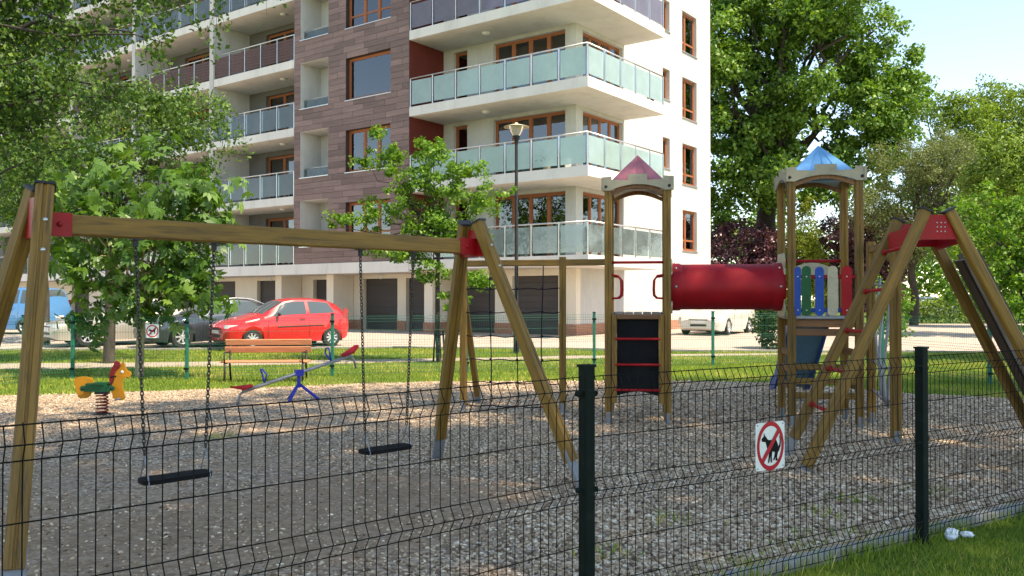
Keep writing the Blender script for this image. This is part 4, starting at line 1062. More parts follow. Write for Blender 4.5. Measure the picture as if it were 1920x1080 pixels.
# railings
def railing(parent, pts, z, n_list, gm, posts_inner=True, h=1.12, slats=False):
    for (p, q), n in zip(zip(pts[:-1], pts[1:]), n_list):
        p = Vector(p); q = Vector(q); d = (q - p); L = d.length; d.normalize(); nn = Vector((d.y, -d.x))
        MB().tube([(p.x, p.y, z + h), (q.x, q.y, z + h)], .028, 8).build('handrail', M['stainless'], parent, smooth=True)
        for i in range(n + 1):
            c = p.lerp(q, i / n)
            if i or p == Vector(pts[0]):
                MB().box(c.x - .022, c.x + .022, c.y - .022, c.y + .022, z - .16, z + h - .01).build('railing_post', M['stainless'], parent)
        for i in range(n):
            a = p.lerp(q, i / n) + d * .07; b = p.lerp(q, (i + 1) / n) - d * .07
            if slats:
                mb = MB(); k = 7
                for s in range(k):
                    zz = z + .08 + (h - .2) * s / k; w = (h - .2) / k - .018; o0, o1 = nn * .012, nn * -.012
                    mb.add([(v.x + o.x, v.y + o.y, zz_) for zz_ in (zz, zz + w) for v, o in ((a, o0), (b, o0), (b, o1), (a, o1))], [(0,3,2,1),(4,5,6,7),(0,1,5,4),(1,2,6,5),(2,3,7,6),(3,0,4,7)])
                mb.build('slat_panel', M['darkwood_slat'], parent)
            else:
                o0, o1 = nn * .006, nn * -.006
                MB().add([(v.x + o.x, v.y + o.y, zz_) for zz_ in (z + .09, z + h - .10) for v, o in ((a, o0), (b, o0), (b, o1), (a, o1))], [(0,3,2,1),(4,5,6,7),(0,1,5,4),(1,2,6,5),(2,3,7,6),(3,0,4,7)]).build('glass_panel', gm, parent)
XB = 1.77; YE = 3.62
for k, f in enumerate(FL[:6]):
    mb = MB()
    o = [(-6.398, -2.05), (XB, -2.05), (XB, YE), (.002, YE), (.002, -.002), (-6.398, -.002)]
    mb.prism(o, lambda a, b: (a, b, f - .36), (0, 0, .36)); bl = mb.build('balcony', M['soffit'], BL)
    gm = [M['frost_clear'], M['frost'], M['frost'], M['violet_glass'], M['frost'], M['frost']][k]
    e = .04
    railing(bl, [(-6.36, -2.05 + e), (XB - e, -2.05 + e), (XB - e, YE - e)], f, [7, 5], gm)
    MB().lathe([(.17, 0), (.16, -.05), (.08, -.085), (0, -.09)], 14, lambda a, b, z, f=f: (-3.4 + a, -1.0 + b, f - .36 + z)).build('ceiling_lamp', M['white'], bl, smooth=True)
# things standing on the corner balconies
def pot(x, y, z, r, h, m, label, plant=True):
    w = Matrix.Rotation(R(-36.5), 3, 'Z') @ Vector((x, y, 0)) + Vector((2.34, 31.6, 0))
    t = thing('flower_pot', (w.x, w.y, z), 0, label, 'flower pot', 'pots on the balconies')
    MB().lathe([(0, 0), (r * .7, 0), (r, h), (r * .9, h), (r * .85, h * .9), (0, h * .9)], 14).build('pot', m, t, smooth=True)
    if plant:
        n = 160; c = RNG.normal(0, r * .9, (n, 3)); c[:, 2] = np.abs(c[:, 2]) * 1.5 + h
        v, f_, ti = leaf_quads(c, .07, np.zeros((n, 3)) + (0, 0, 1), RNG); np_mesh('foliage', v, f_, M['leaf_oak'], t, ti)
def leaf_quads(c, size, nb, rng, ratio=.55, spread=.9, fold=.18):
    """c: leaf positions (n,3), nb: preferred normals (n,3)"""
    n = len(c); nr = nb + rng.normal(0, spread, (n, 3)); nr /= np.linalg.norm(nr, axis=1, keepdims=True) + 1e-9
    t = rng.normal(0, 1, (n, 3)); t -= nr * (t * nr).sum(1, keepdims=True); t /= np.linalg.norm(t, axis=1, keepdims=True) + 1e-9
    b = np.cross(nr, t); s = (size * rng.uniform(.65, 1.3, n))[:, None]
    v = np.stack([c - t * s * .5, c + b * s * ratio * .5 + nr * s * fold, c + t * s * .5, c - b * s * ratio * .5 + nr * s * fold], 1).reshape(-1, 3)
    return v, np.arange(4 * n).reshape(-1, 4), np.clip(rng.normal(.5, .22, n), 0, 1)
pot(-.1, -1.75, FL[1], .16, .30, M['cream'], 'cream flower pot behind the second-floor balcony glass')
pot(.75, -1.7, FL[1], .14, .34, M['white'], 'white pot near the corner of the second-floor balcony', False)
pot(1.4, 3.2, FL[2], .13, .22, M['red'], 'small red pot at the right end of the third-floor balcony')
# brown clad block
bx1, bx0 = -6.4, -13.29
zt = FL[5] + 3
bops = []
for f in FL[:6]: bops += [(-12.86, -11.08, f + .75, f + 2.75), (-10.0, -7.42, f + .75, f + 2.5)]
CW = wall_open('clad_wall', ('L', -2.03), bx0, bx1 - .02, 2.62, zt, bops, .30, M['tile_back'])
wall_open('clad_side_wall', ('R', bx1 - .001), -2.029, -.001, 2.62, zt, [], .2, M['redwall'])
# cladding tiles
th = .25; nrow = 0; unit = MB().box(0, 1, 0, .018, 0, 1).build('tile', M['tile'], CW); tiles = 0; used = False
extra = MB()
z = 3.0
row = 0
while z < zt - .02:
    z1 = min(z + th - .006, zt)
    segs = [(bx0 + .005, bx1 - .005)]
    for o in bops:
        if o[2] < z1 and o[3] > z:
            ns = []
            for a, b in segs:
                if o[0] > a and o[1] < b: ns += [(a, o[0]), (o[1], b)]
                else: ns.append((a, b))
            segs = ns
    for a, b in segs:
        x = a; offs = (.62 if row % 2 else 0) + random.uniform(-.1, .1)
        first_w = 1.24 - offs
        while x < b - .02:
            w = first_w if x == a else 1.24
            w = max(.25, w); e = min(b, x + w)
            if b - e < .2: e = b
            # clip the row at lintels and sills that cut it
            za, zb = z + .006, z1
            dd = random.uniform(0, .006)
            if tiles < 300 and z < 15.6:
                if not used: t = unit; used = True
                else: t = unit.copy(); COL.objects.link(t)
                t.location = (x + .006, -2.05 - dd, za); t.scale = (e - x - .012, 1, zb - za); tiles += 1
            else: extra.box(x + .006, e - .006, -2.05, -2.032, za, zb)
            x = e
    z += th; row += 1
tag(extra.build('tile', M['tile'], CW), kind='stuff')
for k, f in enumerate(FL[:6]):
    # niche: open recess with a little rail
    mb = MB(); a, b, z0, z1 = -12.86, -11.08, f + .75, f + 2.75
    mb.box(a - .1, b + .1, -.9, -.8, z0 - .1, z1 + .1); mb.box(a - .02, a + .005, -2.045, -.9, z0, z1); mb.box(b - .005, b + .02, -2.045, -.9, z0, z1)
    mb.box(a - .02, b + .02, -2.043, -.9, z0 - .02, z0 + .006); mb.box(a - .02, b + .02, -2.043, -.9, z1 - .006, z1 + .02); nc = mb.build('niche', M['wall'], BL)
    MB().tube([(a, -1.86, z0 + .42), (b, -1.86, z0 + .42)], .018, 6).build('niche_rail', M['stainless'], nc, smooth=True)
    MB().box(a + .02, b - .02, -1.865, -1.855, z0 + .06, z0 + .38).build('niche_glass', M['loggia_glass'], nc)
    MB().box(a - .04, b + .04, -2.10, -1.95, z0 - .03, z0 + .004).build('sill', M['stainless'], nc)
    window(('L', -2.03), -10.0, -7.42, f + .752, f + 2.498, .18, () if k == 2 else (.36, .68), (0, 1) if k == 0 else (), True, None if k in (2, 1) else f + 1.25)
    MB().box(-10.4, -7.0, -1.2, -1.1, f + .3, f + 2.9).build('dark_backing', M['interior'], BL)  # dark sheet added behind the pane, painted as an unlit room
# first-floor fascia band under the clad block and loggia slabs
MB().box(bx0, bx1 - .001, -2.09, -.001, 2.56, 3.0).build('fascia', M['soffit'], BL)
for bi, (xr, xl) in enumerate(BAYS):
    for k, f in enumerate(FL[:6]):
        bl = MB().box(xl + .001, xr - .001, -2.05, -.001, f - (.44 if k == 0 else .36), f).build('balcony', M['soffit'], BL)
        railing(bl, [(xl + .03, -2.01), (xr - .03, -2.01)], f, [5], M['loggia_glass'], slats=(k == 3))
        if bi < 3: MB().lathe([(.16, 0), (.15, -.05), (.07, -.08), (0, -.085)], 12, lambda a, b, z, f=f, xr=xr: (xr - 1.9 + a, -1.1 + b, f - .36 + z)).build('ceiling_lamp', M['white'], bl, smooth=True)
    MB().box(xl - .3, xl, -2.08, -.001, 2.56, ZR - .002).build('party_wall', M['wall'], BL)
# laundry rack and chairs hint on the second-floor loggia
def bpt(x, y, z): 
    w = Matrix.Rotation(R(-36.5), 3, 'Z') @ Vector((x, y, 0)) + Vector((2.34, 31.6, 0)); return (w.x, w.y, z)
LR = thing('drying_rack', bpt(-14.6, -1.2, FL[1]), R(-36.5), 'folding drying rack with pale blue laundry on the second-floor loggia', 'drying rack')
mb = MB()
for s in (-1, 1): mb.tube([(-.5, s * .3, 0), (-.5, -s * .25, .9)], .012, 6); mb.tube([(.5, s * .3, 0), (.5, -s * .25, .9)], .012, 6)
for k in range(5): mb.tube([(-.5, -.25 + k * .125, .9), (.5, -.25 + k * .125, .9)], .006, 5)
mb.build('frame', M['white'], LR)
M['cloth'] = paint('pale_blue_cloth', (.40, .55, .68), .9, .1)
for k, (x0, x1, zl) in enumerate(((-.45, -.1, .35), (-.02, .3, .5), (.32, .48, .45))):
    mb = MB(); v = []
    for i in range(9):
        x = x0 + (x1 - x0) * i / 8
        for z, dy in ((zl, .02), (.91, .0)): v.append((x, -.26 + .02 * math.sin(i * 1.7) * (1 if z < .9 else .2) + dy, z))
    mb.add(v, [(2*i, 2*i + 2, 2*i + 3, 2*i + 1) for i in range(8)]); mb.build('laundry', M['cloth'], LR, smooth=True)

# ------------------------------------------------------------------ street lamp
SL = thing('street_lamp', (.12, 23.6, gz(23.6)), 0, 'slim grey street lamp with a wide shallow glass hat on the drive edge', 'street lamp')
mb = MB(); mb.tube([(0, 0, 0), (0, 0, .95)], [.085, .08], 14); mb.tube([(0, 0, .95), (0, 0, 1.05), (0, 0, 5.75)], [.08, .055, .042], 14); mb.build('pole', M['dark_metal'], SL, smooth='auto')
MB().lathe([(.045, 5.72), (.05, 5.78), (.10, 5.93), (.105, 5.95)], 16).build('neck', M['dark_metal'], SL, smooth=True)
MB().lathe([(.10, 5.94), (.17, 6.06), (.225, 6.18), (.23, 6.20)], 20).build('lantern', M['lampglass'], SL, smooth=True)
MB().lathe([(.0, 6.32), (.03, 6.315), (.06, 6.27), (.20, 6.235), (.345, 6.19), (.35, 6.18), (.22, 6.20), (0, 6.21)], 28).build('hat', M['cream'], SL, smooth=True)

# ------------------------------------------------------------------ cars
def interp(st, x):
    xs = [s[0] for s in st]; return [float(np.interp(x, xs, [s[k] for s in st])) for k in range(1, 10)]
def smooth_st(st, n=140):
    L = st[-1][0]; X = np.linspace(0, L, n); A = np.array([interp(st, x) for x in X]); k = np.array([1, 2, 3, 2, 1]) / 9
    P = np.pad(A, ((2, 2), (0, 0)), mode='edge'); B = sum(k[i] * P[i:i + n] for i in range(5))
    return X, B
HATCH = [(0, .30, .46, .56, .60, .62, .50, .58, .54, .40), (.10, .22, .48, .66, .70, .73, .66, .74, .70, .56), (.35, .20, .50, .76, .81, .84, .75, .80, .77, .64), (.75, .19, .52, .83, .90, .93, .77, .82, .79, .67),
         (1.02, .19, .52, .88, .955, .99, .78, .83, .80, .68), (1.12, .19, .52, .90, .98, 1.01, .78, .83, .80, .68), (1.80, .19, .54, .93, 1.36, 1.40, .78, .83, .80, .57), (2.1, .19, .54, .94, 1.41, 1.46, .78, .83, .80, .57),
         (2.7, .19, .55, .96, 1.41, 1.475, .78, .83, .80, .56), (3.25, .20, .55, .99, 1.35, 1.42, .77, .82, .79, .55), (3.52, .21, .55, 1.0, 1.22, 1.29, .76, .81, .78, .57), (3.70, .24, .55, .98, 1.02, 1.05, .72, .79, .76, .62), (3.82, .30, .52, .80, .83, .85, .62, .72, .70, .58)]
SEDAN = [(0, .28, .44, .52, .56, .58, .50, .62, .58, .45), (.10, .20, .48, .62, .66, .69, .70, .80, .76, .60), (.45, .18, .50, .74, .79, .83, .80, .87, .84, .70), (1.05, .17, .53, .86, .92, .95, .83, .90, .87, .74),
         (1.30, .17, .54, .90, .96, .99, .83, .90, .87, .74), (2.05, .17, .55, .93, 1.34, 1.38, .83, .90, .86, .60), (2.5, .17, .55, .94, 1.40, 1.45, .83, .90, .86, .59), (3.1, .17, .56, .95, 1.38, 1.44, .83, .90, .86, .58),
         (3.75, .18, .57, .98, 1.12, 1.17, .83, .90, .86, .62), (4.05, .19, .57, .99, 1.03, 1.06, .82, .89, .86, .70), (4.5, .22, .57, .96, 1.00, 1.03, .76, .86, .83, .70), (4.66, .30, .54, .82, .85, .87, .64, .76, .74, .6)]
VAN = [(0, .30, .50, .66, .72, .74, .52, .62, .58, .45), (.10, .22, .54, .80, .85, .88, .72, .80, .76, .62), (.5, .2, .56, .95, 1.01, 1.04, .82, .88, .84, .70), (.95, .2, .58, 1.03, 1.12, 1.15, .84, .90, .86, .74),
       (1.10, .2, .58, 1.06, 1.16, 1.19, .84, .90, .86, .74), (1.85, .2, .6, 1.10, 1.66, 1.70, .84, .90, .86, .66), (2.3, .2, .6, 1.10, 1.74, 1.79, .84, .90, .86, .66), (3.6, .2, .6, 1.12, 1.74, 1.80, .84, .90, .86, .66),
       (4.15, .22, .6, 1.12, 1.68, 1.75, .83, .89, .85, .66), (4.30, .26, .6, 1.1, 1.40, 1.46, .80, .86, .83, .68), (4.38, .32, .58, .95, 1.0, 1.02, .72, .80, .78, .66)]
def carpaint(name, col, metal=0.0):
    m, n, l, p = nt(name); v = tc(n); f = noise(n, l, 3, 5, .6, v)
    l.new(ramp(n, l, f, [(.3, tuple(x * .93 for x in col)), (.7, col)]), p.inputs['Base Color'])
    p.inputs['Roughness'].default_value = .38; p.inputs['Metallic'].default_value = metal; p.inputs['Coat Weight'].default_value = .8; p.inputs['Coat Roughness'].default_value = .06
    return m
def mk(name, col, rough, metal=0):
    m, n, l, p = nt(name); p.inputs['Base Color'].default_value = c4(col); p.inputs['Roughness'].default_value = rough; p.inputs['Metallic'].default_value = metal
    v = tc(n); f = noise(n, l, 20, 4, .6, v); mr = n.new('ShaderNodeMapRange'); l.new(f, mr.inputs['Value']); mr.inputs['To Min'].default_value = rough * .8; mr.inputs['To Max'].default_value = min(1, rough * 1.3); l.new(mr.outputs['Result'], p.inputs['Roughness'])
    return m
M['carglass'] = mk('car_glass', (.07, .09, .10), .05); M['tyre'] = mk('tyre', (.018, .018, .018), .85); M['rim'] = mk('alloy', (.62, .63, .64), .35, .7)
M['trim'] = mk('black_trim', (.02, .02, .021), .6); M['headlight'] = mk('headlight', (.55, .57, .58), .12); M['taillight'] = mk('taillight', (.30, .02, .02), .2); M['plate'] = mk('number_plate', (.65, .65, .62), .5)
def car(label, axle_front, heading, st, paintm, xf, xr_, wr, group=None, seam=(1.62, 2.75), spokes=7, name='parked_car', zoff=None, win=None, rail=False, mould=False):
    """axle_front: world xy of the middle of the front axle; heading: world angle the nose points to"""
    L = st[-1][0]; h = Vector((math.cos(heading), math.sin(heading))); c = Vector(axle_front) - h * ((L / 2) - xf) * 1.0
    z = gz(c.y) + .012 if zoff is None else zoff
    root = thing(name, (c.x, c.y, z), heading, label, 'car', group)
    def lx(x): return L / 2 - x
    X, B = smooth_st(st); n = len(X); ra = wr + .055
    def sect(i):
        zb, zm, zbe, zre, zr, ws, wm, wb, wr_ = B[i]; x = X[i]; zs = zb
        for xw in (xf, xr_):
            if abs(x - xw) < ra: zs = max(zs, wr + math.sqrt(ra * ra - (x - xw) ** 2))
        zm_ = max(zm, zs + .04); zbe_ = max(zbe, zm_ + .03)
        fr = min(1, max(0, (zs - zb) / .3)); ws_ = ws + (wm - ws) * fr
        p = [(0, zb), (ws * .8, zb), (ws_, zs), (wm, zm_), (wm * .995, (zm_ + zbe_) / 2 + .02), (wb, zbe_)]
        for t in (.33, .66): p.append((wb + (wr_ - wb) * t + .012 * math.sin(math.pi * t), zbe_ + (zre - zbe_) * t))
        p.append((wr_, zre))
        for t in (.25, .5, .75, 1.0): p.append((wr_ * (1 - t), zre + (zr - zre) * (1 - (1 - t) ** 2.2)))
        return p
    S = [sect(i) for i in range(n)]; m = len(S[0]); v = []; f = []
    ring = 2 * m - 2
    for i in range(n):
        pts = S[i]; full = pts + [(-a, b) for a, b in pts[-2:0:-1]]
        for a, b in full: v.append((lx(X[i]), a, b))
    for i in range(n - 1):
        for k in range(ring): f.append((i*ring + k, i*ring + (k+1) % ring, (i+1)*ring + (k+1) % ring, (i+1)*ring + k))
    f.append(tuple(range(ring - 1, -1, -1))); f.append(tuple((n-1)*ring + k for k in range(ring)))
    body = MB().add(v, f).build('body', paintm, root, smooth='auto')
    def surf(x, zone, t, off=.005):
        zb, zm, zbe, zre, zr, ws, wm, wb, wr_ = [float(np.interp(x, X, B[:, k])) for k in range(9)]
        if zone == 'side': return (lx(x), wb + (wr_ - wb) * t + .012 * math.sin(math.pi * t) + off, zbe + (zre - zbe) * t)
        if zone == 'top': return (lx(x) , wr_ * t, zre + (zr - zre) * (1 - abs(t) ** 2.2) + off)
        if zone == 'flank':
            return (lx(x), (wm + (wm * .995 - wm) * t) + off, zm + (zbe - zm) * t)
    def patch(name, x0, x1, zone, t0, t1, m_, nx=14, ntt=8, sides=(1, -1), slant=(0, 0), par=root, off=.006):
        for s in sides:
            v = []; f = []
            for i in range(nx + 1):
                for j in range(ntt + 1):
                    t = t0 + (t1 - t0) * j / ntt; q = j / ntt
                    xa = x0 + slant[0] * q; xb = x1 + slant[1] * q; x = xa + (xb - xa) * i / nx
                    p = surf(x, zone, t, off); v.append((p[0], p[1] * s if zone != 'top' else p[1], p[2]))
            w = ntt + 1
            for i in range(nx):
                for j in range(ntt): f.append((i*w + j, (i+1)*w + j, (i+1)*w + j + 1, i*w + j + 1))
            MB().add(v, f).build(name, m_, par, smooth=True)
            if zone == 'top': break
    w = win
    patch('windscreen', w['ws'][0], w['ws'][1], 'top', -.90, .90, M['carglass'], 10, 14)
    patch('rear_window', w['rw'][0], w['rw'][1], 'top', -.85, .85, M['carglass'], 8, 12)
    for a, b, s0, s1 in w['side']: patch('side_window', a, b, 'side', .10, .90, M['carglass'], 12, 6, slant=(s0, s1))
    for xd in seam:
        for s in (1, -1):
            MB().tube([(lx(xd), s * (surf(xd, 'flank', 0, .002)[1]), .30), (lx(xd), s * surf(xd, 'flank', .5, .002)[1], surf(xd, 'flank', .5)[2]), (lx(xd), s * surf(xd, 'side', .04, .0)[1], surf(xd, 'side', .04)[2])], .004, 4).build('door_seam', M['trim'], root)
    for s in (1, -1):
        xh = seam[-1] - .22
        q = surf(xh, 'flank', .78, .012); MB().box(q[0] - .07, q[0] + .07, s * q[1] - .012, s * q[1] + .012, q[2] - .012, q[2] + .014).build('door_handle', paintm, root)
        q = surf(w['mirror'], 'side', .08, .10); mb = MB(); mb.lathe([(0, -.07), (.055, -.06), (.075, 0), (.06, .05), (0, .06)], 10, lambda a, b, z, q=q, s=s: (q[0] + z * .6, s * (q[1] + a * .9), q[2] + .05 + b * .75)); mb.build('wing_mirror', M['trim'], root, smooth=True)
        if mould: MB().tube([(lx(x), s * surf(x, 'flank', .30, .006)[1], surf(2.0, 'flank', .22)[2] + .02 * (x - 1.3)) for x in (1.5, 2.0, 2.5, 2.95)], .014, 5).build('side_moulding', M['trim'], root)
        # lamps wrapped over the corners
        def lamp(nm, x0, x1, za, zb_, m_):
            v = []; f = []; k = 8
            for i in range(k + 1):
                x = x0 + (x1 - x0) * i / k; zb, zm, zbe, zre, zr, ws, wm, wb, wr_ = [float(np.interp(x, X, B[:, kk])) for kk in range(9)]
                for zz in (za, (za + zb_) / 2, zb_):
                    t = min(1, max(0, (zz - zm) / max(.05, zbe - zm))); v.append((lx(x) + (.008 if x < L / 2 else -.008), s * (wm + (wb - wm) * t + .007), zz))
            for i in range(k):
                for j in range(2): f.append((3*i + j, 3*i + 3 + j, 3*i + 4 + j, 3*i + 1 + j))
            MB().add(v, f).build(nm, m_, root, smooth=True)
        lamp('headlight', .025, .34, w['hl'][0], w['hl'][1], M['headlight']); lamp('tail_light', L - .22, L - .02, w['tl'][0], w['tl'][1], M['taillight'])
    # front: grille, bumper strip, plate
    fm = MB(); fm.box(lx(0) - .04, lx(0) + .012, -.30, .30, .34, .42); fm.build('lower_grille', M['trim'], root)
    MB().box(lx(0) - .02, lx(0) + .022, -.26, .26, .455, .545).build('number_plate', M['plate'], root)
    MB().box(lx(.02), lx(.0) + .010, -.36, .36, .565, .60).build('grille', M['trim'], root)
    MB().box(lx(L) - .014, lx(L) + .02, -.26, .26, .60, .70).build('number_plate', M['plate'], root)
    mb = MB(); mb.box(lx(L - .15), lx(.15), -.62, .62, .17, .55); mb.build('underbody', M['trim'], root)
    if rail:
        for s in (1, -1):
            MB().tube([(lx(x), s * surf(x, 'side', .98, .02)[1], surf(x, 'side', 1)[2] + .05) for x in np.linspace(rail[0], rail[1], 8)], .016, 6).build('roof_rail', M['rim'], root, smooth=True)
    for xw in (xf, xr_):
        for s in (1, -1):
            wy = float(np.interp(xw, X, B[:, 6])) - .055
            wh = MB(); wh.lathe([(wr * .66, -.10), (wr * .93, -.10), (wr, -.07), (wr, .05), (wr * .95, .085), (wr * .70, .09), (wr * .66, .07)], 28, lambda a, b, z, s=s: (lx(xw) + a, s * (wy - .05 + z), wr + b)); ty = wh.build('wheel', M['tyre'], root, smooth='auto')
            rm = MB(); rm.lathe([(wr * .67, .07), (wr * .63, .085), (wr * .60, .05), (wr * .55, .02)], 28, lambda a, b, z, s=s: (lx(xw) + a, s * (wy - .05 + z), wr + b))
            rm.lathe([(0, .068), (wr * .12, .066), (wr * .16, .05), (wr * .16, .0)], 14, lambda a, b, z, s=s: (lx(xw) + a, s * (wy - .05 + z), wr + b))
            for k in range(spokes):
                a = 2 * math.pi * k / spokes; ca, sa = math.cos(a), math.sin(a); hw = wr * .075
                vv = []
                for rad, ww, zz in ((wr * .12, hw, .060), (wr * .62, hw * 1.2, .062)):
                    for sg in (-1, 1):
                        for dz in (0, -.03): vv.append((lx(xw) + ca * rad - sa * ww * sg, s * (wy - .05 + zz + dz), wr + sa * rad + ca * ww * sg))
                rm.add(vv, [(0,2,6,4),(1,5,7,3),(0,4,5,1),(2,3,7,6),(0,1,3,2),(4,6,7,5)])
            rm.build('rim', M['rim'], ty, smooth='auto')
            MB().lathe([(0, -.02), (wr * .62, -.02)], 20, lambda a, b, z, s=s: (lx(xw) + a, s * (wy - .05 + z), wr + b)).build('hub', M['trim'], ty)
    return root
WH = dict(ws=(1.14, 1.76), rw=(3.34, 3.64), side=[(1.34, 2.42, .30, .0), (2.52, 3.34, .0, -.16)], mirror=1.52, hl=(.60, .70), tl=(.84, 1.14))
WS = dict(ws=(1.33, 2.00), rw=(3.28, 3.82), side=[(1.62, 2.42, .30, 0), (2.52, 3.55, 0, -.35)], mirror=1.75, hl=(.56, .68), tl=(.76, .90))
WV = dict(ws=(1.13, 1.80), rw=(4.17, 4.29), side=[(1.42, 2.25, .32, 0), (2.35, 3.25, 0, 0), (3.35, 4.05, 0, -.05)], mirror=1.60, hl=(.70, .84), tl=(.9, 1.3))
HD = math.atan2(-.62, -.78)
G = 'cars parked in front of the garages'
car('small bright red three-door hatchback parked behind the bench', (-7.85, 25.2), HD, HATCH, carpaint('red_paint', (.56, .008, .012)), .78, 3.24, .285, G, (1.22, 2.50), 9, win=WH, mould=True)
car('dark grey-blue estate car with silver roof rails parked beside the red hatchback', (-10.15, 25.8), HD + .05, SEDAN, carpaint('grey_blue_paint', (.055, .068, .085), .5), .90, 3.60, .32, G, (1.5, 2.46, 3.4), 7, win=WS, rail=(2.1, 3.6))
car('pale beige metallic car half hidden behind the chestnut leaves', (-13.2, 26.4), HD + .05, SEDAN, carpaint('champagne_paint', (.50, .475, .41), .4), .90, 3.60, .32, G, (1.5, 2.46, 3.4), 6, win=WS)
car('blue high-roofed family van at the far left of the drive', (-21.0, 33.6), R(176), VAN, carpaint('van_blue', (.06, .22, .46)), .82, 3.55, .31, G, (1.2, 2.3, 3.3), 8, win=WV)
car('cream-white saloon car parked beside the sunlit end wall', (7.25, 32.3), math.atan2(-.86, -.51), SEDAN, carpaint('cream_car_paint', (.60, .57, .50)), .92, 3.62, .32, G, (1.5, 2.46, 3.4), 6, win=WS)
G2 = 'cars parked far beyond the hedge'
car('white car parked far beyond the right-hand hedge', (27.3, 60), R(195), SEDAN, carpaint('far_white', (.6, .62, .63)), .9, 3.6, .32, G2, (1.5, 2.46, 3.4), 5, win=WS)
car('dark grey car parked far beyond the hedge, middle of three', (31.2, 61), R(190), HATCH, carpaint('far_grey', (.12, .12, .13)), .78, 3.24, .285, G2, (1.22, 2.5), 5, win=WH)
car('red car parked farthest right beyond the hedge', (35.0, 61), R(190), SEDAN, carpaint('far_red', (.40, .05, .05)), .9, 3.6, .32, G2, (1.5, 2.46, 3.4), 5, win=WS)

# ------------------------------------------------------------------ trees and shrubs
def clump_points(blobs, nclump, per, csize, rng, shell=.45):
    """leaf positions gathered in clumps spread through ellipsoid blobs; returns points, outward normals, clump centres"""
    vol = np.array([b[1][0] * b[1][1] * b[1][2] for b in blobs]) ** .72; pk = vol / vol.sum()
    idx = rng.choice(len(blobs), nclump, p=pk); C = np.array([b[0] for b in blobs], float)[idx]; Rr = np.array([b[1] for b in blobs], float)[idx]
    d = rng.normal(0, 1, (nclump, 3)); d /= np.linalg.norm(d, axis=1, keepdims=True)
    r = shell + (1.03 - shell) * rng.random(nclump) ** .6
    cc = C + d * r[:, None] * Rr
    cs = csize * rng.uniform(.6, 1.4, nclump)
    cnt = np.maximum(1, rng.poisson(per, nclump)); ci = np.repeat(np.arange(nclump), cnt)
    off = rng.normal(0, 1, (len(ci), 3)); off /= np.linalg.norm(off, axis=1, keepdims=True) + 1e-9
    off *= (rng.random(len(ci)) ** .45)[:, None]
    P = cc[ci] + off * cs[ci][:, None] * np.array([1, 1, .72])
    nb = d[ci] * .55 + off * .5 + np.array([0, 0, .55])
    return P, nb, cc, ci
def limb(mb, a, b, r0, r1, rng, n=5, wig=.08, sag=0.0):
    a = np.array(a, float); b = np.array(b, float); L = np.linalg.norm(b - a); pts = []
    for k in range(n + 1):
        t = k / n; p = a + (b - a) * t + rng.normal(0, wig * L, 3) * math.sin(math.pi * t) * .5; p[2] += sag * L * math.sin(math.pi * t); pts.append(tuple(p))
    mb.tube(pts, [r0 + (r1 - r0) * k / n for k in range(n + 1)], 6, caps=False); return pts
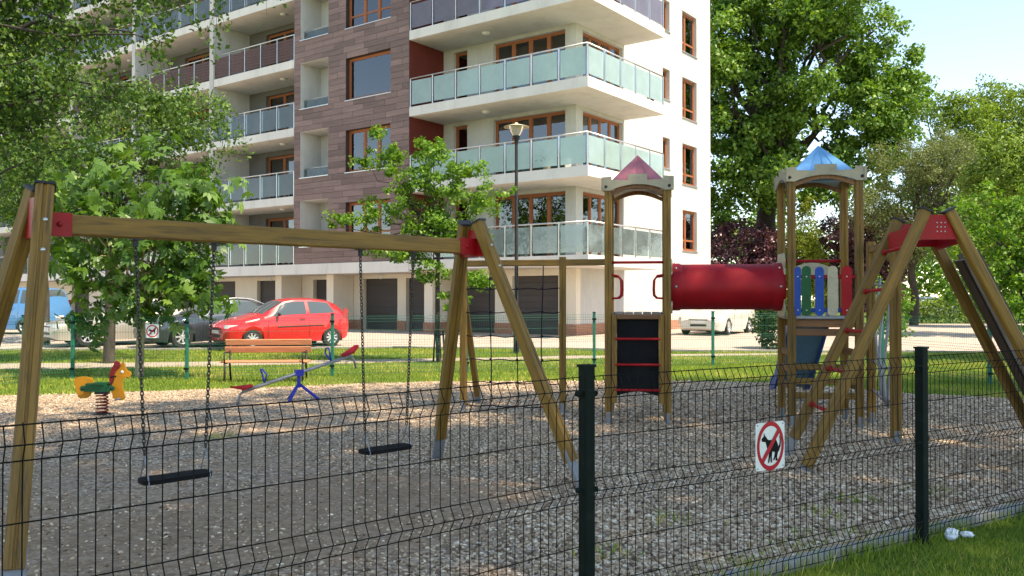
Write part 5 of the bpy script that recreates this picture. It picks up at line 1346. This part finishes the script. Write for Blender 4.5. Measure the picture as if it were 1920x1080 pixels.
def tree(name, label, base, blobs, tr, fork, nclump, per, csize, lsize, leafm, bark='bark', nlimb=14, group=None, cat='tree', ratio=.6, shell=.45, seed=1, compound=0, trunk_top=None, tips=0, sub=0):
    rng = np.random.default_rng(seed); bx, by = base; bz = gz(by)
    T = thing(name, (bx, by, bz), 0, label, cat, group)
    bl = [((c[0] - bx, c[1] - by, c[2] - bz), r if isinstance(r, tuple) else (r, r, r)) for c, r in blobs]
    if sub:
        nbk = []
        for c, r in bl:
            for q in range(sub):
                d = rng.normal(0, 1, 3); d /= np.linalg.norm(d); k_ = rng.uniform(.55, .85); f_ = rng.uniform(.28, .5)
                nbk.append((tuple(np.array(c) + d * np.array(r) * k_), tuple(np.array(r) * f_)))
            nbk.append((c, tuple(np.array(r) * .55)))
        bl = nbk
    P, nb, cc, ci = clump_points(bl, nclump, per, csize, rng, shell)
    k = P[:, 2] > .04; P, nb = P[k], nb[k]
    if compound:                           # palmate leaf: several leaflets round one stalk end
        n = len(P); nr = nb + rng.normal(0, .55, (n, 3)); nr /= np.linalg.norm(nr, axis=1, keepdims=True)
        t = rng.normal(0, 1, (n, 3)); t[:, 2] -= .6; t -= nr * (t * nr).sum(1, keepdims=True); t /= np.linalg.norm(t, axis=1, keepdims=True); b = np.cross(nr, t)
        V = []; TT = []; tt = np.clip(rng.normal(.5, .22, n), 0, 1)
        s = (lsize * rng.uniform(.7, 1.25, n))[:, None]
        for q in range(compound):
            a = (q - (compound - 1) / 2) * .62; dr = t * math.cos(a) + b * math.sin(a); sd = np.cross(nr, dr); ln = s * (1 - .16 * abs(q - (compound - 1) / 2))
            tip = P + dr * ln - nr * ln * .28; mid = P + dr * ln * .62
            V.append(np.stack([P + dr * s * .06, mid + sd * ln * .19 - nr * ln * .04, tip, mid - sd * ln * .19 - nr * ln * .04], 1)); TT.append(tt)
        v = np.concatenate(V).reshape(-1, 3); f = np.arange(len(v)).reshape(-1, 4); ti = np.concatenate(TT)
    else: v, f, ti = leaf_quads(P, lsize, nb, rng, ratio)
    cr = np_mesh('crown', v, f, leafm, T, ti)
    mb = MB(); fk = np.array((fork[0] - bx, fork[1] - by, fork[2] - bz))
    mb.tube([(0, 0, -.15), (0, 0, .03), tuple(fk * .35 + rng.normal(0, tr * .3, 3) * (1, 1, 0)), tuple(fk * .7 + rng.normal(0, tr * .4, 3) * (1, 1, 0)), tuple(fk)], [tr * 1.35, tr * 1.12, tr, tr * .85, tr * .68], 10)
    pick = rng.choice(len(cc), min(nlimb, len(cc)), replace=False)
    tips_ = []
    for i in pick:
        st = fk * rng.uniform(.75, 1.0) if rng.random() < .5 else fk
        end = st + (cc[i] - st) * .93
        pts = limb(mb, st, end, tr * .42, tr * .08, rng, 6, .12, .06)
        tips_.append((np.array(pts[3]), np.array(pts[4])))
    for q in range(nlimb * 3):
        a = tips_[q % len(tips_)][q % 2]; j = np.argsort(((cc - a) ** 2).sum(1))[rng.integers(2, min(30, len(cc)))]
        limb(mb, a, cc[j], tr * .13, tr * .03, rng, 4, .12, .03)
    mb.build('trunk', M[bark], T, smooth=True, fix=False)
    return T
# small oak by the drive
OB = (-1.75, 20.7)
tree('oak_tree', 'young oak with layered bright leaves and thin trunk behind the swings', OB,
     [((-3.75, 20.7, 3.45), (1.0, .7, .30)), ((-2.7, 20.7, 3.9), (.95, .9, .55)), ((-2.0, 20.6, 4.35), (.95, .9, .6)), ((-3.0, 20.7, 5.1), (.42, .5, .62)), ((-3.45, 20.7, 4.75), (.55, .5, .28)), ((-2.0, 20.7, 5.0), (.5, .5, .5)),
      ((-.75, 20.5, 3.95), (.85, .8, .50)), ((-1.2, 20.6, 3.2), (.75, .8, .40)), ((-1.0, 20.6, 4.55), (.5, .6, .35)), ((-2.6, 20.6, 2.65), (.95, .7, .25)), ((-2.0, 20.5, 2.15), (.75, .6, .28)), ((-1.4, 20.5, 1.55), (.40, .4, .30)), ((-.85, 20.4, 2.0), (.38, .4, .22)), ((-1.9, 20.5, 3.3), (.7, .7, .5))],
     .062, (-1.75, 20.7, 2.9), 300, 38, .19, .098, M['leaf_oak'], nlimb=26, shell=.2, seed=4)
SK = thing('tree_stake', (-1.75, 20.7, 0), 0, 'three dark wooden stakes tied round the foot of the young oak', 'tree stake')
for a in (30, 150, 270): MB().tube([(.16 * math.cos(R(a)), .16 * math.sin(R(a)), 0), (.11 * math.cos(R(a)), .11 * math.sin(R(a)), .75)], .022, 7).build('stake', M['bark'], SK, smooth=True)
MB().tube([(.12 * math.cos(R(a)), .12 * math.sin(R(a)), .66) for a in range(0, 360, 30)], .012, 5, closed=True).build('tie', M['black'], SK)
# horse chestnut
tree('chestnut_tree', 'horse chestnut with big palmate leaves and pale trunk beside the far fence', (-7.3, 16.95),
     [((-7.2, 16.9, 3.3), (1.75, 1.4, 1.35)), ((-6.15, 16.8, 2.7), (.85, .9, .9)), ((-8.3, 16.9, 2.6), (1.0, 1.0, 1.0)), ((-7.0, 16.8, 2.1), (1.0, 1.0, .65)), ((-6.3, 16.6, 1.75), (.7, .6, .5)), ((-7.6, 16.8, 1.5), (.75, .6, .45)), ((-6.0, 16.8, 3.7), (.75, .8, .65)), ((-5.75, 16.7, 1.7), (.4, .5, .45)), ((-8.6, 16.9, 3.6), (.8, .9, .8)), ((-8.1, 16.8, 1.25), (.7, .5, .4)), ((-6.65, 16.7, 1.35), (.6, .5, .35))],
     .075, (-7.25, 16.95, 2.0), 300, 5.2, .30, .235, M['leaf_chest'], 'palebark', nlimb=18, shell=.3, seed=8, compound=5)
# trees behind it
tree('linden_tree', 'shady linden with dark slim trunk between the chestnut and the parked cars', (-9.5, 20.4),
     [((-9.2, 20.6, 5.6), (2.6, 2.2, 2.0)), ((-11.2, 20.8, 4.6), (1.9, 1.8, 1.6)), ((-7.6, 20.6, 4.9), (1.4, 1.5, 1.2)), ((-9.6, 20.4, 3.4), (1.6, 1.4, .9)), ((-11.6, 20.6, 6.6), (1.8, 1.8, 1.5))],
     .12, (-9.5, 20.5, 3.6), 560, 40, .36, .10, M['leaf_birch'], nlimb=20, shell=.35, seed=12, sub=4)
tree('ash_tree', 'leafy ash with dark trunk beside the blue van', (-14.6, 27.0),
     [((-15.6, 27, 7.2), (3.0, 2.6, 2.8)), ((-17.6, 27.2, 4.8), (2.0, 2, 1.8)), ((-14.4, 27, 5.0), (2.0, 2, 1.6)), ((-18.2, 27.2, 9), (2.4, 2.4, 2.2))],
     .16, (-14.8, 27, 4.6), 420, 24, .52, .17, M['leaf_maple'], nlimb=16, shell=.4, seed=15)
# birch reaching in from the left, with hanging twigs
def birch():
    rng = np.random.default_rng(21); base = (-6.9, 9.3); T = thing('birch_tree', (base[0], base[1], 0), 0, 'birch with fine hanging leaves reaching in at the upper left', 'tree')
    mb = MB(); mb.tube([(0, 0, -.1), (.05, 0, 1.5), (0, .1, 3.5), (.2, .1, 5.5), (.3, .1, 8.5)], [.17, .14, .12, .09, .04], 10)
    starts = []
    ends = [((1.6, .2, 4.1), .03), ((2.9, -.2, 4.35), .03), ((3.7, .1, 4.9), .028), ((4.2, .3, 5.4), .025), ((2.2, -.3, 5.2), .03), ((1.2, .3, 3.5), .028), ((3.1, .4, 5.9), .026), ((1.9, .5, 6.3), .03), ((.9, -.4, 4.9), .03), ((2.6, .1, 3.75), .022), ((4.3, -.1, 4.95), .02), ((1.0, .1, 3.0), .02), ((2.3, .6, 4.6), .025), ((-1.5, .5, 5), .03), ((-1, -1, 6.5), .03), ((.5, 1.2, 7), .03), ((.5, -1, 7.5), .03), ((2.0, .3, 7.4), .03), ((3.3, .2, 6.9), .03), ((-2, .4, 7.4), .03), ((1.8, .5, 3.6), .022), ((2.5, .7, 4.0), .024), ((3.3, -.3, 4.2), .022), ((1.4, -.2, 4.5), .024), ((2.0, -.5, 4.0), .022), ((3.0, .6, 5.2), .022), ((3.7, -.4, 5.6), .02), ((1.7, .8, 5.0), .024), ((.9, .6, 3.9), .022), ((2.6, -.6, 4.9), .022), ((1.1, -.3, 3.3), .02), ((2.1, .2, 3.2), .02)]
    P = []
    for (e, r) in ends:
        z0 = max(1.9, e[2] - rng.uniform(.3, 1.1)); st = (0.05 + .03 * z0, .08, z0)
        pts = limb(mb, st, e, r * 1.25, r * .25, rng, 8, .07, .10)
        for q in range(23):
            t = rng.uniform(.25, 1.0) * 8; k = min(7, int(t)); a = np.array(pts[k]) + (np.array(pts[k + 1]) - np.array(pts[k])) * (t - k)
            L = rng.uniform(.25, .75); d = rng.normal(0, .35, 3); d[2] = -abs(d[2]) - .2 if rng.random() < .7 else d[2]; d /= np.linalg.norm(d)
            tw = []
            for j in range(6):
                s = j / 5; p = a + d * L * s * .8 + np.array([0, 0, -.35 * L * s * s]); tw.append(tuple(p))
            mb.tube(tw, [.0045 - .0006 * j for j in range(6)], 3, caps=False)
            m_ = rng.integers(20, 44)
            for j in range(m_):
                s = rng.uniform(.08, 1.05) * 5; kk = min(4, int(s)); p = np.array(tw[kk]) + (np.array(tw[kk + 1]) - np.array(tw[kk])) * (s - kk); P.append(p + rng.normal(0, .055, 3))
    P = np.array(P); nb = rng.normal(0, .8, P.shape) + (0, 0, .25)
    v, f, ti = leaf_quads(P, .060, nb, rng, .72); np_mesh('crown', v, f, M['leaf_birch'], T, ti); mb.build('trunk', M['bark'], T, smooth=True, fix=False)
birch()
# big maple behind the building's end, and the others on the right
tree('maple_tree', 'tall dark green maple rising behind the end wall of the apartment block', (14.4, 48.5),
     [((12.5, 48, 15.5), (4.5, 4.5, 4.2)), ((16.5, 47.5, 17), (4.4, 4.4, 4.2)), ((20.2, 47.5, 12.8), (2.6, 2.8, 2.5)), ((18.8, 47.5, 15.6), (2.8, 3, 3)), ((12, 46.5, 10.5), (2.8, 3, 2.6)), ((16, 46, 11.5), (3.4, 3.2, 2.6)), ((19, 46.8, 9.5), (2.6, 2.6, 2.0)), ((13.5, 45.8, 7.8), (2.6, 2.4, 1.7)), ((17, 46, 8), (2.3, 2.2, 1.6)), ((11, 47, 6.5), (2, 2, 2.2)), ((14.5, 48, 20), (5, 5, 3.2)), ((20.8, 47.5, 10.9), (1.5, 1.6, 1.3))],
     .62, (14.3, 48.3, 8.5), 1500, 58, .62, .25, M['leaf_maple'], nlimb=40, shell=.55, seed=31, sub=7)
tree('willow_tree', 'grey-green fine-leaved tree to the right of the blue tower roof', (20.2, 43.5),
     [((19.3, 43.2, 7.6), (2.5, 2.2, 2.4)), ((21.7, 43.2, 8.4), (2.2, 2.0, 2.3)), ((17.8, 43, 5.4), (1.6, 1.6, 1.6)), ((20.5, 42.8, 5), (2.5, 2, 1.8)), ((22.6, 43, 5.6), (1.6, 1.6, 2))],
     .2, (20.2, 43.4, 4.0), 1150, 38, .42, .125, M['leaf_grey'], nlimb=30, shell=.4, seed=33, ratio=.35, sub=5)
tree('poplar_tree', 'pale green airy tree against the sky at the far right', (33, 60),
     [((31, 60, 13), (3.5, 3.5, 3.6)), ((34.5, 60, 13.6), (3.5, 3.5, 3.6)), ((37.5, 60, 12.5), (3.2, 3.2, 3.8)), ((32.5, 59, 8.5), (4, 3.5, 3.2)), ((36.8, 59, 7.5), (3.4, 3, 3.2)), ((29, 59.5, 9.2), (2.6, 2.6, 2.8))],
     .35, (33, 60, 6.5), 1100, 32, .60, .25, M['leaf_light'], nlimb=26, shell=.45, seed=35, ratio=.45, sub=5)
tree('acacia_tree', 'light green tree with a bare forked branch at the right edge', (24.5, 40),
     [((25.2, 40, 10.2), (2.0, 2, 1.7)), ((24.2, 40, 7.3), (2.6, 2.2, 2.2)), ((27, 40, 7.5), (2.6, 2.2, 2.6)), ((23.2, 39.6, 4.6), (2.0, 1.8, 1.8)), ((26, 39.5, 4), (2.4, 2.0, 2.0))],
     .18, (24.6, 40, 5.2), 700, 32, .42, .18, M['leaf_light'], nlimb=26, shell=.4, seed=37, ratio=.45, sub=4)
tree('hornbeam_tree', 'bushy bright green tree behind the grey slide board', (12.7, 21.4),
     [((12.5, 21.4, 3.2), (1.7, 1.4, 1.6)), ((13.8, 21.6, 4.4), (1.6, 1.5, 1.3)), ((12.3, 21.2, 1.6), (1.3, 1.2, 1.1)), ((14.2, 21.4, 2.2), (1.6, 1.4, 1.6))],
     .10, (12.9, 21.4, 1.6), 480, 28, .26, .12, M['leaf_oak'], nlimb=20, shell=.35, seed=41, sub=4)
tree('lime_tree', 'broad fresh green tree at the right edge behind the climbing frame', (20.2, 31.5),
     [((18.0, 31.5, 5.4), (2.2, 2.0, 2.0)), ((19.6, 31.5, 6.2), (2.2, 2.0, 2.2)), ((16.6, 31.2, 3.4), (1.3, 1.3, 1.3)), ((18.6, 31, 3.2), (2.0, 1.8, 1.5))],
       .14, (20.0, 31.5, 3.0), 560, 40, .36, .14, M['leaf_light'], nlimb=20, shell=.4, seed=39, sub=4)
tree('hazel_shrub', 'loose green shrub behind the steel tube climber', (9.5, 21.6),
     [((9.4, 21.5, 1.4), (.5, .5, .8)), ((9.3, 21.4, .75), (.45, .45, .45))], .03, (9.45, 21.6, .6), 80, 20, .17, .09, M['leaf_oak'], nlimb=10, shell=.2, seed=43, cat='shrub')
tree('laurel_bush', 'round dark green bush under the red tunnel near the cream car', (7.75, 25.2),
     [((7.75, 25.2, .72), (.72, .65, .68))], .04, (7.75, 25.2, .35), 150, 24, .16, .10, M['leaf_dark'], nlimb=10, shell=.3, seed=45, cat='shrub')
tree('plum_shrub', 'purple-leaved shrub beside the end wall, left of the golden conifer', (12.6, 47),
     [((12.2, 46.6, 3.6), (2.2, 1.8, 2.2)), ((14, 46.8, 3.2), (1.6, 1.6, 2.0))], .15, (12.6, 47, 1.5), 560, 32, .40, .17, M['leaf_purple'], nlimb=12, shell=.45, seed=47, cat='shrub', group='purple shrubs beyond the drive')
tree('plum_shrub', 'purple-leaved shrub right of the golden conifer, seen through the blue-roofed tower', (18.4, 46.4),
     [((17.6, 46.2, 4.0), (1.9, 1.6, 2.2)), ((19.8, 46.2, 4.3), (1.7, 1.6, 2.2)), ((18.6, 46, 2.2), (2.2, 1.6, 1.6))], .15, (18.4, 46.4, 1.5), 620, 32, .40, .17, M['leaf_purple'], nlimb=12, shell=.45, seed=49, cat='shrub', group='purple shrubs beyond the drive')
tree('thuja_tree', 'yellow-green conical conifer between the two purple shrubs', (15.1, 44.6),
     [((15.1, 44.6, 1.5), (1.3, 1.2, 1.4)), ((15.1, 44.6, 3.2), (1.15, 1.1, 1.6)), ((15.15, 44.6, 4.8), (.8, .8, 1.3)), ((15.15, 44.6, 5.9), (.4, .4, .9))], .12, (15.1, 44.6, 2.0), 420, 40, .28, .12, M['leaf_thuja'], nlimb=6, shell=.55, seed=51, ratio=.4)
# hedge beyond the drive
def hedge(x0, x1, y, h, label, seed):
    rng = np.random.default_rng(seed); T = thing('hedge', ((x0 + x1) / 2, y, .15), 0, label, 'hedge'); n = int((x1 - x0) * 900)
    P = np.stack([rng.uniform(-(x1 - x0) / 2, (x1 - x0) / 2, n), rng.uniform(-.55, .55, n), h * rng.random(n) ** .7], 1); P[:, 2] *= 1 + .12 * np.sin(P[:, 0] * 1.7 + 1) + rng.normal(0, .05, n)
    v, f, ti = leaf_quads(P, .15, np.tile([0, -.5, .6], (n, 1)), rng); np_mesh('foliage', v, f, M['leaf_light' if seed % 2 else 'leaf_oak'], T, ti)
    mb = MB()
    for k in range(int((x1 - x0) / .8)): x = -(x1 - x0) / 2 + .4 + k * .8; limb(mb, (x, 0, 0), (x + rng.uniform(-.2, .2), 0, h * .8), .03, .01, rng, 3)
    mb.build('stems', M['bark'], T, fix=False)
hedge(20.5, 27.5, 47.5, 1.35, 'low clipped hedge along the far side of the drive', 61)
hedge(28, 44, 48.5, 1.5, 'long green hedge at the far right of the drive', 62)
# far wood closing the horizon
def woods(name, x0, x1, y, h, n, seed, m):
    rng = np.random.default_rng(seed); bl = []
    for k in range(n): x = x0 + (x1 - x0) * (k + rng.uniform(.2, .8)) / n; hh = h * rng.uniform(.7, 1.15); bl.append(((x, y + rng.uniform(-4, 4), hh * .52), ((x1 - x0) / n * .75, 3.5, hh * .5)))
    P, nb, cc, ci = clump_points(bl, n * 75, 30, 1.3, rng, .4); k = P[:, 2] > 0; v, f, ti = leaf_quads(P[k], .5, nb[k], rng)
    tag(np_mesh(name, v, f, m, None, ti), 'far belt of mixed trees closing the view', 'woods', kind='stuff')
woods('woods', -6, 62, 84, 11, 11, 71, M['leaf_maple']); woods('woods', 20, 75, 98, 15, 8, 72, M['leaf_light']); woods('woods', -90, -44, 62, 17, 6, 73, M['leaf_maple'])
# tall trees standing beside and behind the viewer: they throw the shade over the playground
GS = 'tall trees shading the playground'
SH = [((9.2, 2.6), [((7.8, 3.4, 11), (4.3, 4.3, 3.2)), ((5, 5.2, 10.6), (3.2, 3.2, 2.4)), ((8.4, 6.6, 11), (3.4, 3.2, 2.6)), ((10.5, 1, 12), (3.5, 3.5, 3)), ((5.2, 9.4, 11), (3.0, 1.9, 1.7)), ((8.6, 9.6, 11.2), (2.6, 1.7, 1.6))], 'tall maple to the right of the lawn, outside the picture'),
      ((2.6, -3.2), [((2.6, -.5, 11), (4.2, 4.2, 3)), ((.8, 2.6, 10.5), (3.4, 3.2, 2.4)), ((4.2, 2.4, 11.6), (3.5, 3.4, 2.6)), ((2.0, 5.4, 10.8), (3.0, 2.6, 2.0)), ((1.9, 8.3, 10.8), (2.0, 1.6, 1.5))], 'tall maple behind the viewer, outside the picture'),
      ((14.5, 8.8), [((12.6, 8.6, 11.5), (3.8, 3.6, 3)), ((15.4, 9.4, 12), (3.6, 3.6, 3.2)), ((10.6, 10.2, 11.4), (2.6, 2.4, 2.0))], 'tall maple right of the climbing frame, outside the picture')]
DZ = 10.0; DX, DY = DZ / math.tan(SUN_EL) * math.sin(SUN_AZ), DZ / math.tan(SUN_EL) * math.cos(SUN_AZ)
for i, (b, bl, lab) in enumerate(SH):
    b = (b[0] + DX, b[1] + DY); bl = [((c[0] + DX, c[1] + DY, c[2] + DZ), r) for c, r in bl]
    tree('shade_tree', lab, b, bl, .42, (b[0] - .6, b[1] + .6, 15.0), 560, 32, .8, .27, M['leaf_maple'], nlimb=20, shell=.15, seed=80 + i, group=GS)
